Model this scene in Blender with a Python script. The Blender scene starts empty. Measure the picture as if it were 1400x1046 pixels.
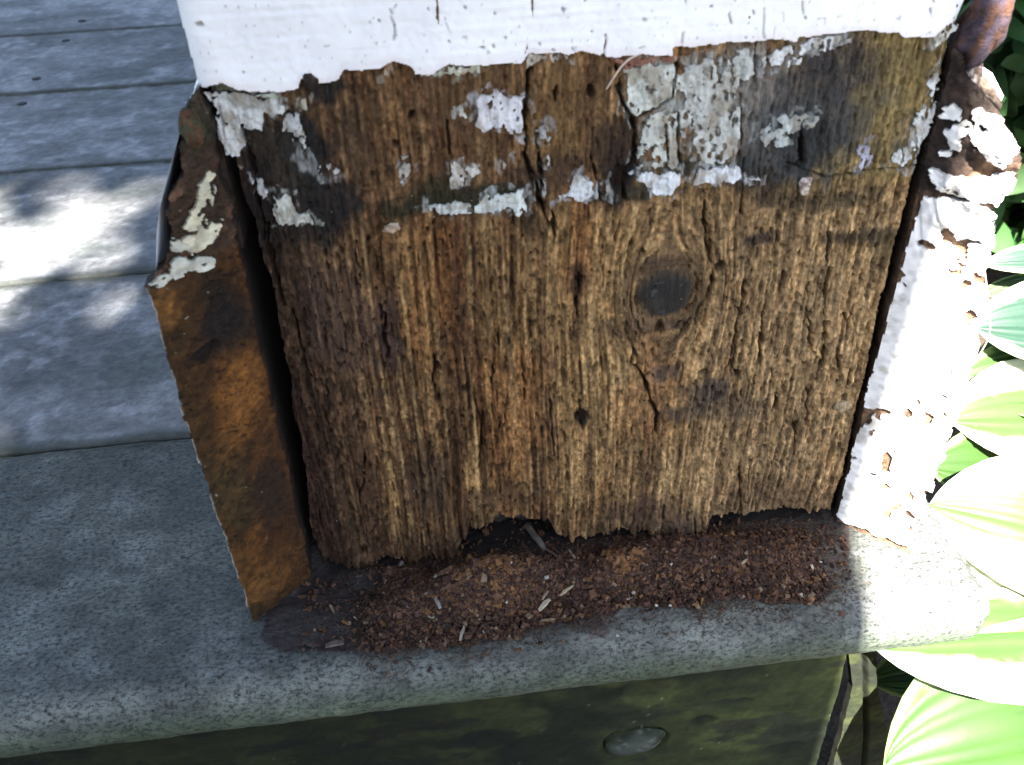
import bpy, math, random
import numpy as np
from mathutils import Matrix, Vector

# ------------------------------------------------------------------ camera, sky, sun, exposure
S = 0.19                                   # one unit below = width of the post (19 cm)
CAM = np.array([0.24402595, -1.28243547, 1.39987256])
ROT = np.array([[0.99211623, 0.09548668, -0.08116454],
                [-0.12244529, 0.60063186, -0.79009399],
                [-0.02669345, 0.79380329, 0.60758851]])
FPX = 1348.4715
scene = bpy.context.scene
cd = bpy.data.cameras.new('camera'); cam = bpy.data.objects.new('camera', cd)
scene.collection.objects.link(cam); scene.camera = cam
M = Matrix([[*ROT[i], CAM[i] * S] for i in range(3)] + [[0, 0, 0, 1]])
cam.matrix_world = M
cd.sensor_fit = 'HORIZONTAL'; cd.sensor_width = 36; cd.lens = FPX / 1400 * 36
cd.clip_start = 0.01; cd.clip_end = 2000
cd.dof.use_dof = True; cd.dof.focus_distance = 0.37; cd.dof.aperture_fstop = 26

SUN = np.array([-0.12, -0.60, 0.79]); SUN /= np.linalg.norm(SUN)
elev = math.asin(SUN[2]); azim = math.atan2(SUN[0], SUN[1])
w = bpy.data.worlds.new('World'); scene.world = w; w.use_nodes = True
wt = w.node_tree; wt.nodes.clear()
sky = wt.nodes.new('ShaderNodeTexSky'); sky.sky_type = 'NISHITA'; sky.sun_disc = False
sky.air_density = 1.0; sky.dust_density = 1.6; sky.ozone_density = 1.0; sky.sun_elevation = elev; sky.sun_rotation = azim
bg = wt.nodes.new('ShaderNodeBackground'); bg.inputs['Strength'].default_value = 0.05
wo = wt.nodes.new('ShaderNodeOutputWorld')
wt.links.new(sky.outputs[0], bg.inputs[0]); wt.links.new(bg.outputs[0], wo.inputs[0])
sl = bpy.data.lights.new('sun', 'SUN'); sl.energy = 5.0; sl.angle = math.radians(0.5); sl.color = (1.0, .95, .87)
so = bpy.data.objects.new('sun', sl); scene.collection.objects.link(so)
so.rotation_euler = Vector(SUN).to_track_quat('Z', 'Y').to_euler(); so.location = (0, -2, 4)
vs = scene.view_settings; vs.view_transform = 'Standard'; vs.look = 'None'; vs.gamma = 1
vs.exposure = 3.52; vs.use_curve_mapping = False
scene.cycles.use_denoising = True

rng = np.random.default_rng(7); random.seed(7)

# ------------------------------------------------------------------ helpers
def hit(u, n, c):
    """photo pixel -> point of the plane n.X = c"""
    d = ROT @ np.array([(u[0] - 700) / FPX, -(u[1] - 523) / FPX, -1.]); n = np.array(n, float)
    return CAM + (c - n @ CAM) / (n @ d) * d
def face(u): X = hit(u, (0, 1, 0), 0.); return (X[0], X[2])
def deckp(u): X = hit(u, (0, 0, 1), 0.); return (X[0], X[1])
def z1(pts, off=(200, 0), s=3.269): return [(off[0] + a / s, off[1] + b / s) for a, b in pts]
def z2(pts): return z1(pts, (580, 0))
def z3(pts): return z1(pts, (980, 0))

def _h(ix, iy, seed):
    h = (ix.astype(np.int64) * 374761393 + iy.astype(np.int64) * 668265263 + seed * 1442695041) & 0xffffffff
    h = ((h ^ (h >> 13)) * 1274126177) & 0xffffffff
    h = ((h ^ (h >> 16)) * 2246822519) & 0xffffffff
    return ((h ^ (h >> 15)) & 0xffffff) / float(0xffffff)
def noise(x, y, seed=0):
    x, y = np.broadcast_arrays(np.asarray(x, float), np.asarray(y, float))
    ix = np.floor(x); iy = np.floor(y); fx = x - ix; fy = y - iy
    fx = fx * fx * fx * (fx * (fx * 6 - 15) + 10); fy = fy * fy * fy * (fy * (fy * 6 - 15) + 10)
    a = _h(ix, iy, seed); b = _h(ix + 1, iy, seed); c = _h(ix, iy + 1, seed); d = _h(ix + 1, iy + 1, seed)
    return (a + (b - a) * fx) * (1 - fy) + (c + (d - c) * fx) * fy
def fbm(x, y, seed=0, o=4):
    t = 0; a = 1; n = 0
    for k in range(o):
        t = t + a * noise(x * 2 ** k + 17.3 * k, y * 2 ** k - 9.1 * k, seed + k); n += a; a *= .5
    return t / n
def sst(a, b, x): t = np.clip((x - a) / (b - a), 0, 1); return t * t * (3 - 2 * t)
def inpoly(X, Z, poly):
    r = np.zeros(X.shape, bool); n = len(poly)
    for i in range(n):
        x1, y1 = poly[i]; x2, y2 = poly[(i + 1) % n]
        if y1 == y2: continue
        c = ((Z < y1) != (Z < y2)) & (X < (x2 - x1) * (Z - y1) / (y2 - y1) + x1)
        r ^= c
    return r
def segdist(X, Z, a, b):
    dx, dz = b[0] - a[0], b[1] - a[1]; L = dx * dx + dz * dz + 1e-12
    t = np.clip(((X - a[0]) * dx + (Z - a[1]) * dz) / L, 0, 1)
    return np.hypot(X - a[0] - t * dx, Z - a[1] - t * dz), t
def mixc(c, c2, f):
    f = np.asarray(f)[..., None]; return c * (1 - f) + np.asarray(c2) * f

COL = scene.collection
def empty(name, loc, label, cat, group=None):
    o = bpy.data.objects.new(name, None); COL.objects.link(o)
    o.location = [v * S for v in loc]; o['label'] = label; o['category'] = cat; o.empty_display_size = .02
    if group: o['group'] = group
    return o
def setting(name, loc=(0, 0, 0)):
    o = bpy.data.objects.new(name, None); COL.objects.link(o); o.location = [v * S for v in loc]; o['kind'] = 'structure'; return o
def base_of(p):
    b = np.zeros(3)
    while p is not None: b += np.array(p.location) / S; p = p.parent
    return b
def mesh_obj(name, V, faces, mat, parent=None, col=None, smooth=True, loc=None):
    """V (n,3) in post widths; faces: list of arrays (m,k)"""
    V = np.asarray(V, float)
    b = base_of(parent)
    if loc is not None: b = np.asarray(loc, float)
    me = bpy.data.meshes.new(name)
    me.vertices.add(len(V)); me.vertices.foreach_set('co', ((V - b) * S).astype(np.float32).ravel())
    idx = np.concatenate([np.asarray(f, np.int32).ravel() for f in faces])
    tot = np.concatenate([np.full(len(f), np.asarray(f).shape[1], np.int32) for f in faces])
    st = np.concatenate([[0], np.cumsum(tot)[:-1]]).astype(np.int32)
    me.loops.add(len(idx)); me.loops.foreach_set('vertex_index', idx)
    me.polygons.add(len(tot)); me.polygons.foreach_set('loop_start', st); me.polygons.foreach_set('loop_total', tot)
    sm = smooth if isinstance(smooth, np.ndarray) else np.full(len(tot), bool(smooth))
    me.polygons.foreach_set('use_smooth', sm)
    if col is not None:
        at = me.attributes.new('Col', 'FLOAT_COLOR', 'POINT')
        c = np.ones((len(V), 4), np.float32); c[:, :3] = np.clip(col, 0.003, .9); at.data.foreach_set('color', c.ravel())
    me.update(calc_edges=True); me.validate()
    o = bpy.data.objects.new(name, me); COL.objects.link(o); me.materials.append(mat)
    if parent is not None: o.parent = parent
    elif loc is not None: o.location = [v * S for v in loc]
    return o

def relief(name, P, N, Fm, mat, parent, col, depth=.01, rimcol=None, dirb=None):
    """P (nv,nu,3) surface points, Fm face mask (nv-1,nu-1): a sheet with a real rim of the given depth behind it"""
    nv, nu = P.shape[:2]
    idx = np.arange(nv * nu).reshape(nv, nu)
    a, b, c, d = idx[:-1, :-1], idx[:-1, 1:], idx[1:, 1:], idx[1:, :-1]
    q = np.stack([a, b, c, d], -1)[Fm]
    Fp = np.pad(Fm, 1)
    E = []
    hi = Fp[:-1, 1:-1] != Fp[1:, 1:-1]           # horizontal edges, (nv, nu-1)
    i, j = np.nonzero(hi); up = Fp[1:, 1:-1][i, j]
    e0, e1 = idx[i, j], idx[i, j + 1]
    E.append(np.stack([np.where(up, e1, e0), np.where(up, e0, e1)], -1))
    vi = Fp[1:-1, :-1] != Fp[1:-1, 1:]
    i, j = np.nonzero(vi); rt = Fp[1:-1, 1:][i, j]
    e0, e1 = idx[i, j], idx[i + 1, j]
    E.append(np.stack([np.where(rt, e0, e1), np.where(rt, e1, e0)], -1))
    E = np.concatenate(E)
    Vf = P.reshape(-1, 3); Cf = np.broadcast_to(col, (nv, nu, 3)).reshape(-1, 3)
    used = np.unique(q); remap = np.full(nv * nu, -1); remap[used] = np.arange(len(used))
    V = [Vf[used]]; C = [Cf[used]]; F = [remap[q]]
    n0 = len(used)
    ue, inv = np.unique(E, return_inverse=True); inv = inv.reshape(E.shape)
    back = -np.asarray(N) if dirb is None else np.asarray(dirb)
    bk = np.broadcast_to(back, (nv, nu, 3)).reshape(-1, 3)[ue]
    jit = depth * (1 + .0 * ue[:, None])
    V += [Vf[ue], Vf[ue] + bk * jit]
    rc = Cf[ue] if rimcol is None else Cf[ue] * .5 + np.asarray(rimcol) * .5
    C += [rc, rc if rimcol is None else np.broadcast_to(rimcol, rc.shape)]
    m = len(ue); F.append(np.stack([inv[:, 0] + n0, inv[:, 1] + n0, inv[:, 1] + n0 + m, inv[:, 0] + n0 + m], -1))
    sm = np.concatenate([np.ones(len(F[0]), bool), np.zeros(len(F[1]), bool)])
    return mesh_obj(name, np.concatenate(V), F, mat, parent, np.concatenate(C), sm)
def fmask(Mv): return (Mv[:-1, :-1].astype(int) + Mv[1:, :-1] + Mv[:-1, 1:] + Mv[1:, 1:]) >= 3

def box_faces(): return np.array([[0, 3, 2, 1], [4, 5, 6, 7], [0, 1, 5, 4], [1, 2, 6, 5], [2, 3, 7, 6], [3, 0, 4, 7]])
def box_verts(x0, x1, y0, y1, za, zb): return np.array([[x0, y0, za], [x1, y0, za], [x1, y1, za], [x0, y1, za], [x0, y0, zb], [x1, y0, zb], [x1, y1, zb], [x0, y1, zb]], float)

# ------------------------------------------------------------------ materials
def material(name, base=None, rough=.85, attr=True, var=.35, vscale=60, stretch=(1, 1, 1), bump=.3, bscale=220, bdist=.004,
             spec=.3, fleck=None, trans=0.0):
    """attr/base colour x noise, fine bump; scales are per post width"""
    m = bpy.data.materials.new(name); m.use_nodes = True; nt = m.node_tree; nd = nt.nodes; lk = nt.links
    p = nd['Principled BSDF']; p.inputs['Roughness'].default_value = rough; p.inputs['Specular IOR Level'].default_value = spec
    tc = nd.new('ShaderNodeTexCoord'); mp = nd.new('ShaderNodeMapping')
    mp.inputs['Scale'].default_value = [s / S for s in stretch]; lk.new(tc.outputs['Object'], mp.inputs['Vector'])
    if attr: a = nd.new('ShaderNodeAttribute'); a.attribute_name = 'Col'; src = a.outputs['Color']
    else: a = nd.new('ShaderNodeRGB'); a.outputs[0].default_value = (*base, 1); src = a.outputs[0]
    n1 = nd.new('ShaderNodeTexNoise'); n1.inputs['Scale'].default_value = vscale; n1.inputs['Detail'].default_value = 6; n1.inputs['Roughness'].default_value = .65
    lk.new(mp.outputs[0], n1.inputs['Vector'])
    mr = nd.new('ShaderNodeMapRange'); mr.inputs['From Min'].default_value = .3; mr.inputs['From Max'].default_value = .7
    mr.inputs['To Min'].default_value = 1 - var; mr.inputs['To Max'].default_value = 1 + var
    lk.new(n1.outputs['Fac'], mr.inputs['Value'])
    mx = nd.new('ShaderNodeVectorMath'); mx.operation = 'SCALE'; lk.new(src, mx.inputs[0]); lk.new(mr.outputs[0], mx.inputs['Scale'])
    out = mx.outputs[0]
    if fleck:
        fc, fs, fst, lo, hi = fleck
        m2 = nd.new('ShaderNodeMapping'); m2.inputs['Scale'].default_value = [s / S for s in fst]; lk.new(tc.outputs['Object'], m2.inputs['Vector'])
        n2 = nd.new('ShaderNodeTexNoise'); n2.inputs['Scale'].default_value = fs; n2.inputs['Detail'].default_value = 6; n2.inputs['Roughness'].default_value = .78
        lk.new(m2.outputs[0], n2.inputs['Vector'])
        r2 = nd.new('ShaderNodeMapRange'); r2.inputs['From Min'].default_value = lo; r2.inputs['From Max'].default_value = hi; lk.new(n2.outputs['Fac'], r2.inputs['Value'])
        mc = nd.new('ShaderNodeMix'); mc.data_type = 'RGBA'; lk.new(r2.outputs[0], mc.inputs['Factor']); lk.new(out, mc.inputs[6]); mc.inputs[7].default_value = (*fc, 1)
        out = mc.outputs[2]
    lk.new(out, p.inputs['Base Color'])
    if bump:
        n3 = nd.new('ShaderNodeTexNoise'); n3.inputs['Scale'].default_value = bscale; n3.inputs['Detail'].default_value = 5; n3.inputs['Roughness'].default_value = .7
        lk.new(mp.outputs[0], n3.inputs['Vector'])
        b = nd.new('ShaderNodeBump'); b.inputs['Strength'].default_value = bump; b.inputs['Distance'].default_value = bdist * S
        lk.new(n3.outputs['Fac'], b.inputs['Height']); lk.new(b.outputs[0], p.inputs['Normal'])
    if trans:
        t = nd.new('ShaderNodeBsdfTranslucent'); lk.new(out, t.inputs[0]); mxs = nd.new('ShaderNodeMixShader'); mxs.inputs[0].default_value = trans
        lk.new(p.outputs[0], mxs.inputs[1]); lk.new(t.outputs[0], mxs.inputs[2]); lk.new(mxs.outputs[0], nd['Material Output'].inputs[0])
    return m
MAT = dict(
    rotten=material('rotten_wood', var=.5, vscale=70, stretch=(2.4, 1, .4), bump=.9, bscale=120, bdist=.009, rough=.8, spec=.25),
    endgrain=material('end_grain', var=.6, vscale=75, bump=1, bscale=130, bdist=.009, rough=.75),
    paint=material('old_white_paint', var=.05, vscale=14, bump=.25, bscale=60, bdist=.005, rough=.55, spec=.35,
                   fleck=((.45, .44, .43), 170, (1.2, 1, .7), .70, .78)),
    flake=material('flaking_paint', var=.22, vscale=55, bump=.7, bscale=120, bdist=.006, rough=.8),
    tread=material('weathered_tread', var=.30, vscale=30, stretch=(.6, 1, 1), bump=.6, bscale=110, bdist=.006, rough=.75, spec=.35,
                  fleck=((.012, .014, .014), 140, (.75, 1.1, 1.1), .46, .63)),
    flake_sun=material('blistered_paint', var=.10, vscale=40, bump=.2, bscale=90, bdist=.004, rough=.7),
    deck=material('weathered_deck', var=.35, vscale=34, stretch=(.75, 1, 1), bump=.5, bscale=90, bdist=.006, rough=.75, spec=.35,
                  fleck=((.05, .055, .055), 110, (.7, 1, 1), .52, .80)),
    algae=material('mossy_board', var=.45, vscale=22, stretch=(.6, 1, 1), bump=.5, bscale=150, bdist=.005, rough=.9),
    crumb=material('crumbs', var=.25, vscale=70, bump=.3, bscale=200, rough=.85),
    soil=material('soil', base=(.07, .05, .035), attr=False, var=.6, vscale=9, bump=.9, bscale=18, bdist=.1, rough=.95),
    leaf=material('hosta_leaf', var=.10, vscale=9, bump=.15, bscale=40, rough=.45, spec=.4, trans=.3),
    shrub=material('shrub_leaf', var=.3, vscale=3, bump=0, rough=.5, trans=.25),
    bark=material('bark', base=(.10, .075, .055), attr=False, var=.4, vscale=3, stretch=(1, 1, .3), bump=1, bscale=6, bdist=.15, rough=.95),
    splinter=material('splinter', var=.3, vscale=60, bump=.4, bscale=120, rough=.8),
)

# ------------------------------------------------------------------ ground, deck
g = 30.
n = 61
gx = np.concatenate([-np.geomspace(4000, g, 8), np.linspace(-g + 1, g - 1, n), np.geomspace(g, 4000, 8)])
GX, GY = np.meshgrid(gx, gx)
GZ = -.98 + .12 * (fbm(GX * .9, GY * .9, 3) - .5) * (np.hypot(GX, GY) < 40)
idx = np.arange(GX.size).reshape(GX.shape)
soil = mesh_obj('soil_ground', np.stack([GX, GY, GZ], -1).reshape(-1, 3), [np.stack([idx[:-1, :-1], idx[:-1, 1:], idx[1:, 1:], idx[1:, :-1]], -1).reshape(-1, 4)], MAT['soil'])
soil['kind'] = 'structure'

deck = setting('porch_deck', (0, 0, 0))
PITCH = .746; Y0 = .456; XR = 1.22; R = .066
dust_poly = [deckp(u) for u in [(360, 868), (395, 885), (440, 893), (520, 890), (600, 884), (690, 874), (745, 854), (800, 848), (870, 828), (950, 832),
             (1010, 818), (1118, 828), (1165, 790), (1160, 700), (1000, 640), (600, 640), (420, 700)]]
def board(y0, y1, xs, nose, dy, tint, seed):
    r = .009
    prof = []
    if nose:
        for a in np.linspace(-math.pi * .5, math.pi * .5, 34): prof.append((y0 + R - R * math.cos(a), -R + R * math.sin(a)))
    else:
        prof.append((y0, -.12))
        for a in np.linspace(0, math.pi / 2, 7): prof.append((y0 + r - r * math.cos(a), -r + r * math.sin(a)))
    prof += [(y, 0) for y in np.arange(prof[-1][0] + dy, y1 - r, dy)]
    for a in np.linspace(math.pi / 2, 0, 7): prof.append((y1 - r + r * math.cos(a), -r + r * math.sin(a)))
    prof.append((y1, -.12))
    prof = np.array(prof)
    t = np.gradient(prof, axis=0); nn = np.stack([-t[:, 1], t[:, 0]], -1); nn /= np.linalg.norm(nn, axis=1)[:, None]
    X, _ = np.meshgrid(xs, prof[:, 0]); Y = np.repeat(prof[:, :1], len(xs), 1); Z = np.repeat(prof[:, 1:], len(xs), 1)
    arc = np.concatenate([[0], np.cumsum(np.linalg.norm(np.diff(prof, axis=0), axis=1))])
    A = np.repeat(arc[:, None], len(xs), 1)
    h = .004 * (fbm(X * 2.2, A * 6, seed) - .5) + .0035 * (fbm(X * 22, A * 60, seed + 5, 3) - .5) + .002 * (noise(X * 60, A * 150, seed + 9) - .5)
    # rounded right end
    e = sst(XR - .05, XR, X)
    h = h - e * e * .03
    P = np.stack([X, Y + h * nn[:, :1], Z + h * nn[:, 1:]], -1)
    c = np.ones(X.shape + (3,)) * np.array(tint)
    big = fbm(X * 3.1, A * 4.2, seed + 20); mid = fbm(X * 14, A * 22, seed + 21)
    bl = fbm(X * 7, A * 8, seed + 60)
    c = c * (.55 + .9 * big[..., None]) * (.65 + .7 * mid[..., None]) * (.6 + .8 * bl[..., None])
    pale = sst(.50, .66, fbm(X * 17 + 3, A * 22, seed + 33, 5)) * sst(.42, .58, bl)
    c = mixc(c, (.31, .315, .33), pale * (.18 if nose else .5))
    dk = sst(.55, .7, fbm(X * 4.5, A * 8, seed + 40))
    c = mixc(c, (.06, .07, .065), dk * .6)
    c *= (.72 + .56 * fbm(X * 130, A * 170, seed + 70, 2))[..., None]
    # dirt gathers along the joints
    if not nose: jd = np.minimum(np.abs(Y - y0), np.abs(y1 - Y))
    else: jd = np.abs(y1 - Y)
    c = mixc(c, (.035, .04, .03), .8 * (1 - sst(.008, .018 + .03 * noise(X * 12, 0 * X, seed + 2), jd)))
    if nose:
        al = sst(-.012, -.075, Z) * (.55 + .45 * fbm(X * 7, A * 20, 88))
        c = mixc(c, (.085, .12, .07), al * .85)
        c = mixc(c, np.array(tint) * 2.0, (1 - sst(-.03, .02, Y + .19)) * sst(-.05, -.01, Z) * sst(.35, .7, fbm(X * 5, Y * 10, 91)) * .7)
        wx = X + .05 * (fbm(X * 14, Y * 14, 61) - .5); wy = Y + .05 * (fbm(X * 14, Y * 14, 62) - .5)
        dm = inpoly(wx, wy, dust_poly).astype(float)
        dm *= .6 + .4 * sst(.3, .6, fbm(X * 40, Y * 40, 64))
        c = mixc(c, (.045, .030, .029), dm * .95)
        c = mixc(c, (.012, .009, .008), sst(-.01, .02, Y) * (np.abs(X - .5) < .48))  # floor inside the hollow painted near black to deepen its shade
        blot = inpoly(wx, wy, [deckp(u) for u in [(798, 850), (826, 846), (826, 868), (800, 872)]]).astype(float)
        c = mixc(c, (.09, .05, .045), blot * .6)
    idx = np.arange(X.size).reshape(X.shape)
    q = np.stack([idx[:-1, :-1], idx[:-1, 1:], idx[1:, 1:], idx[1:, :-1]], -1).reshape(-1, 4)
    V = P.reshape(-1, 3)
    # end cap on the right: fan of the profile
    nb = len(V); capc = np.array([[XR, (y0 + y1) / 2, -.06]]); last = idx[:, -1]
    cap = np.stack([last[:-1], np.full(len(last) - 1, nb), last[1:]], -1)
    low = np.array([[last[-1], nb, last[0]]])
    under = np.array([[idx[0, 0], idx[-1, 0], idx[-1, -1], idx[0, -1]]])
    return mesh_obj('deck_board', np.vstack([V, capc]), [q, under, np.concatenate([cap, low])], MAT['tread'] if nose else MAT['deck'], deck, np.vstack([c.reshape(-1, 3), [[.2, .2, .2]]]))
xs_far = np.linspace(-6, -1.7, 60)
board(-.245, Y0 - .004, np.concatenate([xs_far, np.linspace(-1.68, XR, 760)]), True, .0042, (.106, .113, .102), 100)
for k in range(7):
    nx, dy = ((420, .008), (300, .012), (200, .016))[min(k, 2)]
    board(Y0 + .004 + PITCH * k, Y0 - .004 + PITCH * (k + 1), np.concatenate([xs_far, np.linspace(-1.68, XR, nx)]), False, dy,
          (.128 + .010 * k, .130 + .010 * k, .134 + .010 * k), 200 + 31 * k)  # each board paler towards the back, painting in its skylight

for u in [(112, 29), (90, 56), (50, 108), (30, 142)]:          # rusty nail heads in the back boards
    q_ = hit(u, (0, 0, 1), .0); a_ = np.linspace(0, 2 * math.pi, 13)[:-1]
    ring = lambda r_, z_: np.stack([q_[0] + r_ * np.cos(a_), q_[1] + r_ * np.sin(a_), np.full(12, z_)], -1)
    V_ = np.vstack([ring(.019, -.006), ring(.018, .003), ring(.010, .005)]); i_ = np.arange(12); j_ = (i_ + 1) % 12
    mesh_obj('nail_head', V_, [np.stack([i_, j_, j_ + 12, i_ + 12], -1), np.stack([i_ + 12, j_ + 12, j_ + 24, i_ + 24], -1), (i_ + 24)[None]], MAT['endgrain'], deck, np.tile((.03, .028, .03), (36, 1)))
# ------------------------------------------------------------------ step riser under the nosing
RY = -.19
riser = empty('step_riser', (-2, RY, -.98), 'dark green mossy riser board under the rounded deck edge', 'riser board')
def flat_board(name, x0, x1, za, zb, y, res, parent, seed, edge0=None, edge1=None, hue=1.0):
    xs = np.arange(x0, x1 + res, res); zs = np.arange(za, zb + res, res)
    X, Z = np.meshgrid(xs, zs)
    ea = x0 if edge0 is None else edge0(Z); eb = x1 if edge1 is None else edge1(Z)
    X = ea + (eb - ea) * (X - X.min()) / (X.max() - X.min())
    h = .004 * (fbm(X * 4, Z * 9, seed) - .5) + .004 * (fbm(X * 16, Z * 60, seed + 1, 3) - .5) + .0025 * (noise(X * 80, Z * 90, seed + 4) - .5)
    c = np.ones(X.shape + (3,)) * np.array((.034, .045, .014))
    f = fbm(X * 3, Z * 7, seed + 7)
    c = mixc(c, (.013, .020, .008), sst(.45, .62, f)); c = mixc(c, (.075, .09, .026), sst(.55, .68, fbm(X * 5 + 9, Z * 10, seed + 8)) * .7)
    c = mixc(c, (.02, .025, .015), sst(.62, .70, fbm(X * 9, Z * 26, seed + 12)) * .8)
    c *= (.8 + .4 * noise(X * 120, Z * 120, seed + 3)[..., None])
    sp = noise(X * 110, Z * 110, seed + 30) > .985
    c = mixc(c, (.3, .3, .2), sp * .6)
    Mv = np.ones(X.shape, bool)
    return X, Z, h, c * hue * (.22 + .55 * sst(.0, 1.0, X))[..., None], Mv  # colour darkened, most at the left, painting in the shade under the edge
def edge_px(pts, amp, seed, py=RY):
    q_ = np.array([hit(u, (0, 1, 0), py)[[0, 2]] for u in pts])[::-1]
    return lambda Z: np.interp(Z, q_[:, 1], q_[:, 0]) + amp * (fbm(Z * 18, Z * 0, seed) - .5)
riser_end = edge_px([(1157, 893), (1147, 945), (1132, 992), (1115, 1046)], .006, 5)
kx, kz, ka, kb = .578, -.368, .060, .046
X, Z, h, c, Mv = flat_board('board', -.9, 1.0, -.75, -.1325, RY, .0045, riser, 300, None, riser_end)
kr = np.hypot((X - kx) / ka, (Z - kz) / kb)
h -= .012 * np.exp(-((kr - 1.02) / .08) ** 2)
for (u, r1, r2) in [((995, 962), .05, .008), ((960, 985), .03, .01), ((1075, 1022), .05, .010), ((1020, 1000), .03, .006)]:
    q = hit(u, (0, 1, 0), RY); d = np.hypot((X - q[0]) / r1, (Z - q[2]) / (r2 * 1.6)); d += .5 * (fbm(X * 40, Z * 40, 77) - .5)
    h -= .012 * (1 - sst(.5, 1.1, d)); c = mixc(c, (.012, .014, .008), (1 - sst(.6, 1.2, d)) * .9)
P = np.stack([X, RY - h, Z], -1)
relief('board', P, (0, -1, 0), fmask(Mv), MAT['algae'], riser, c, .03, (.006, .007, .004))  # rim painted near black as shade in the gap
mesh_obj('board_extension', box_verts(-6, -.9, RY, RY + .06, -.75, -.1325), [box_faces()], MAT['algae'], riser, np.tile((.014, .019, .008), (8, 1)), False)
mesh_obj('lower_board', box_verts(-6, .95, RY + .004, RY + .06, -1.0, -.752), [box_faces()], MAT['algae'], riser, np.tile((.014, .019, .008), (8, 1)), False)
# the oval knot
a = np.linspace(0, 2 * math.pi, 41)[:-1]; rr = np.linspace(0, 1, 14)
RR, AA = np.meshgrid(rr, a, indexing='ij')
wob = 1 + .05 * np.sin(2 * AA + 1) + .04 * np.sin(5 * AA)
KX = kx + ka * .96 * RR * np.cos(AA) * wob; KZ = kz + kb * .96 * RR * np.sin(AA) * wob + .10 * (KX - kx)
KY = RY - .012 * np.sqrt(np.clip(1 - RR ** 2, 0, 1)) - .003 * (fbm(KX * 90, KZ * 90, 4) - .5)
kc = mixc(np.ones(KX.shape + (3,)) * np.array((.07, .085, .07)), (.025, .035, .018), sst(.5, 1, RR + .5 * (fbm(KX * 60, KZ * 60, 9) - .5)))
kc = kc * .6; kc = mixc(kc, (.11, .12, .11), sst(.58, .7, fbm(KX * 70, KZ * 70, 13)) * .6)
ii = np.arange(KX.size).reshape(KX.shape); ij = np.roll(ii, -1, 1)
mesh_obj('knot', np.stack([KX, KY, KZ], -1).reshape(-1, 3), [np.stack([ii[:-1], ij[:-1], ij[1:], ii[1:]], -1).reshape(-1, 4)], MAT['algae'], riser, kc.reshape(-1, 3))
# end board beyond the dark gap
skirt = empty('skirt_board', (1.08, RY, -.98), 'narrow green upright board right of the dark gap under the deck', 'board')
sk0 = edge_px([(1160, 893), (1165, 938), (1154, 988), (1139, 1046)], .005, 8, -.06)
sk1 = edge_px([(1197, 884), (1199, 940), (1213, 1000), (1218, 1046)], .008, 28, -.06)
X, Z, h, c, Mv = flat_board('board', .96, 1.2, -.97, -.1325, -.06, .004, skirt, 340, sk0, sk1, 1.0)
crease = np.exp(-((X - (sk0(Z) * .45 + sk1(Z) * .55)) / .005) ** 2)
h -= .02 * crease * sst(-.28, -.34, Z); c = mixc(c, (.02, .022, .012), crease * .6 * sst(-.28, -.34, Z))
P = np.stack([X, -.06 - h, Z], -1)
relief('board', P, (0, -1, 0), fmask(Mv), MAT['algae'], skirt, c * .62, .02, (.008, .008, .006))  # this rim too is near black, painted shade for the gap
joist = mesh_obj('deck_joist', box_verts(-6, 1.0, .04, .2, -.8, -.1325), [box_faces()], MAT['algae'], None, np.tile((.008, .008, .006), (8, 1)), False, loc=(0, .1, -.8))  # coloured near black so the gap looks fully shaded
joist['label'] = 'joist painted near black as the shade in the gap under the deck'; joist['category'] = 'joist'

# ------------------------------------------------------------------ the post
post = empty('porch_post', (.5, .5, 0), 'square white porch post with a bare rotten front at its foot', 'post')
RES = .00155
xs = np.arange(-.030, 1.0301, RES); zs = np.arange(-.004, 1.125, RES)
X, Z = np.meshgrid(xs, zs)
bot = [(415, 792), (430, 792), (455, 792), (470, 803), (487, 800), (500, 787), (520, 772), (545, 768), (565, 772), (590, 768), (612, 766), (628, 756), (635, 742), (650, 729), (668, 722), (690, 715),
       (735, 711), (752, 722), (760, 736), (775, 743), (800, 741), (850, 729), (880, 731), (898, 738), (915, 749), (940, 750), (961, 744), (971, 722), (1000, 718), (1050, 716), (1100, 713), (1165, 712)]
bp = np.array([face(u) for u in bot]); bp[:, 1] += np.interp(bp[:, 0], [0, .3, .72, .76, 1.1], [.0, .004, .004, .022, .020])
zb = np.interp(X, bp[:, 0], bp[:, 1]) + .013 * (noise(X * 75, 0 * X, 3) - .5) + .014 * (noise(X * 38, 0 * X, 4) - .5) + .004 * (noise(X * 230, 0 * X, 6) - .5)
# eaten left edge, nearly straight right edge
xl = np.interp(Z, [0, .1, .3, .6, .75, .88, .93, 1.13], [.012, .006, .018, .024, .016, .006, -.004, -.02]) - .005 + .012 * (fbm(Z * 22, 0 * Z, 11) - .5)
xr = np.interp(Z, [0, .3, .72, .74, .93, 1.13], [1.0, .998, .995, 1.0, 1.003, 1.02]) - .006 * fbm(Z * 30, 0 * Z, 12)
Mv = (Z > zb) & (X > xl) & (X < xr)
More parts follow.
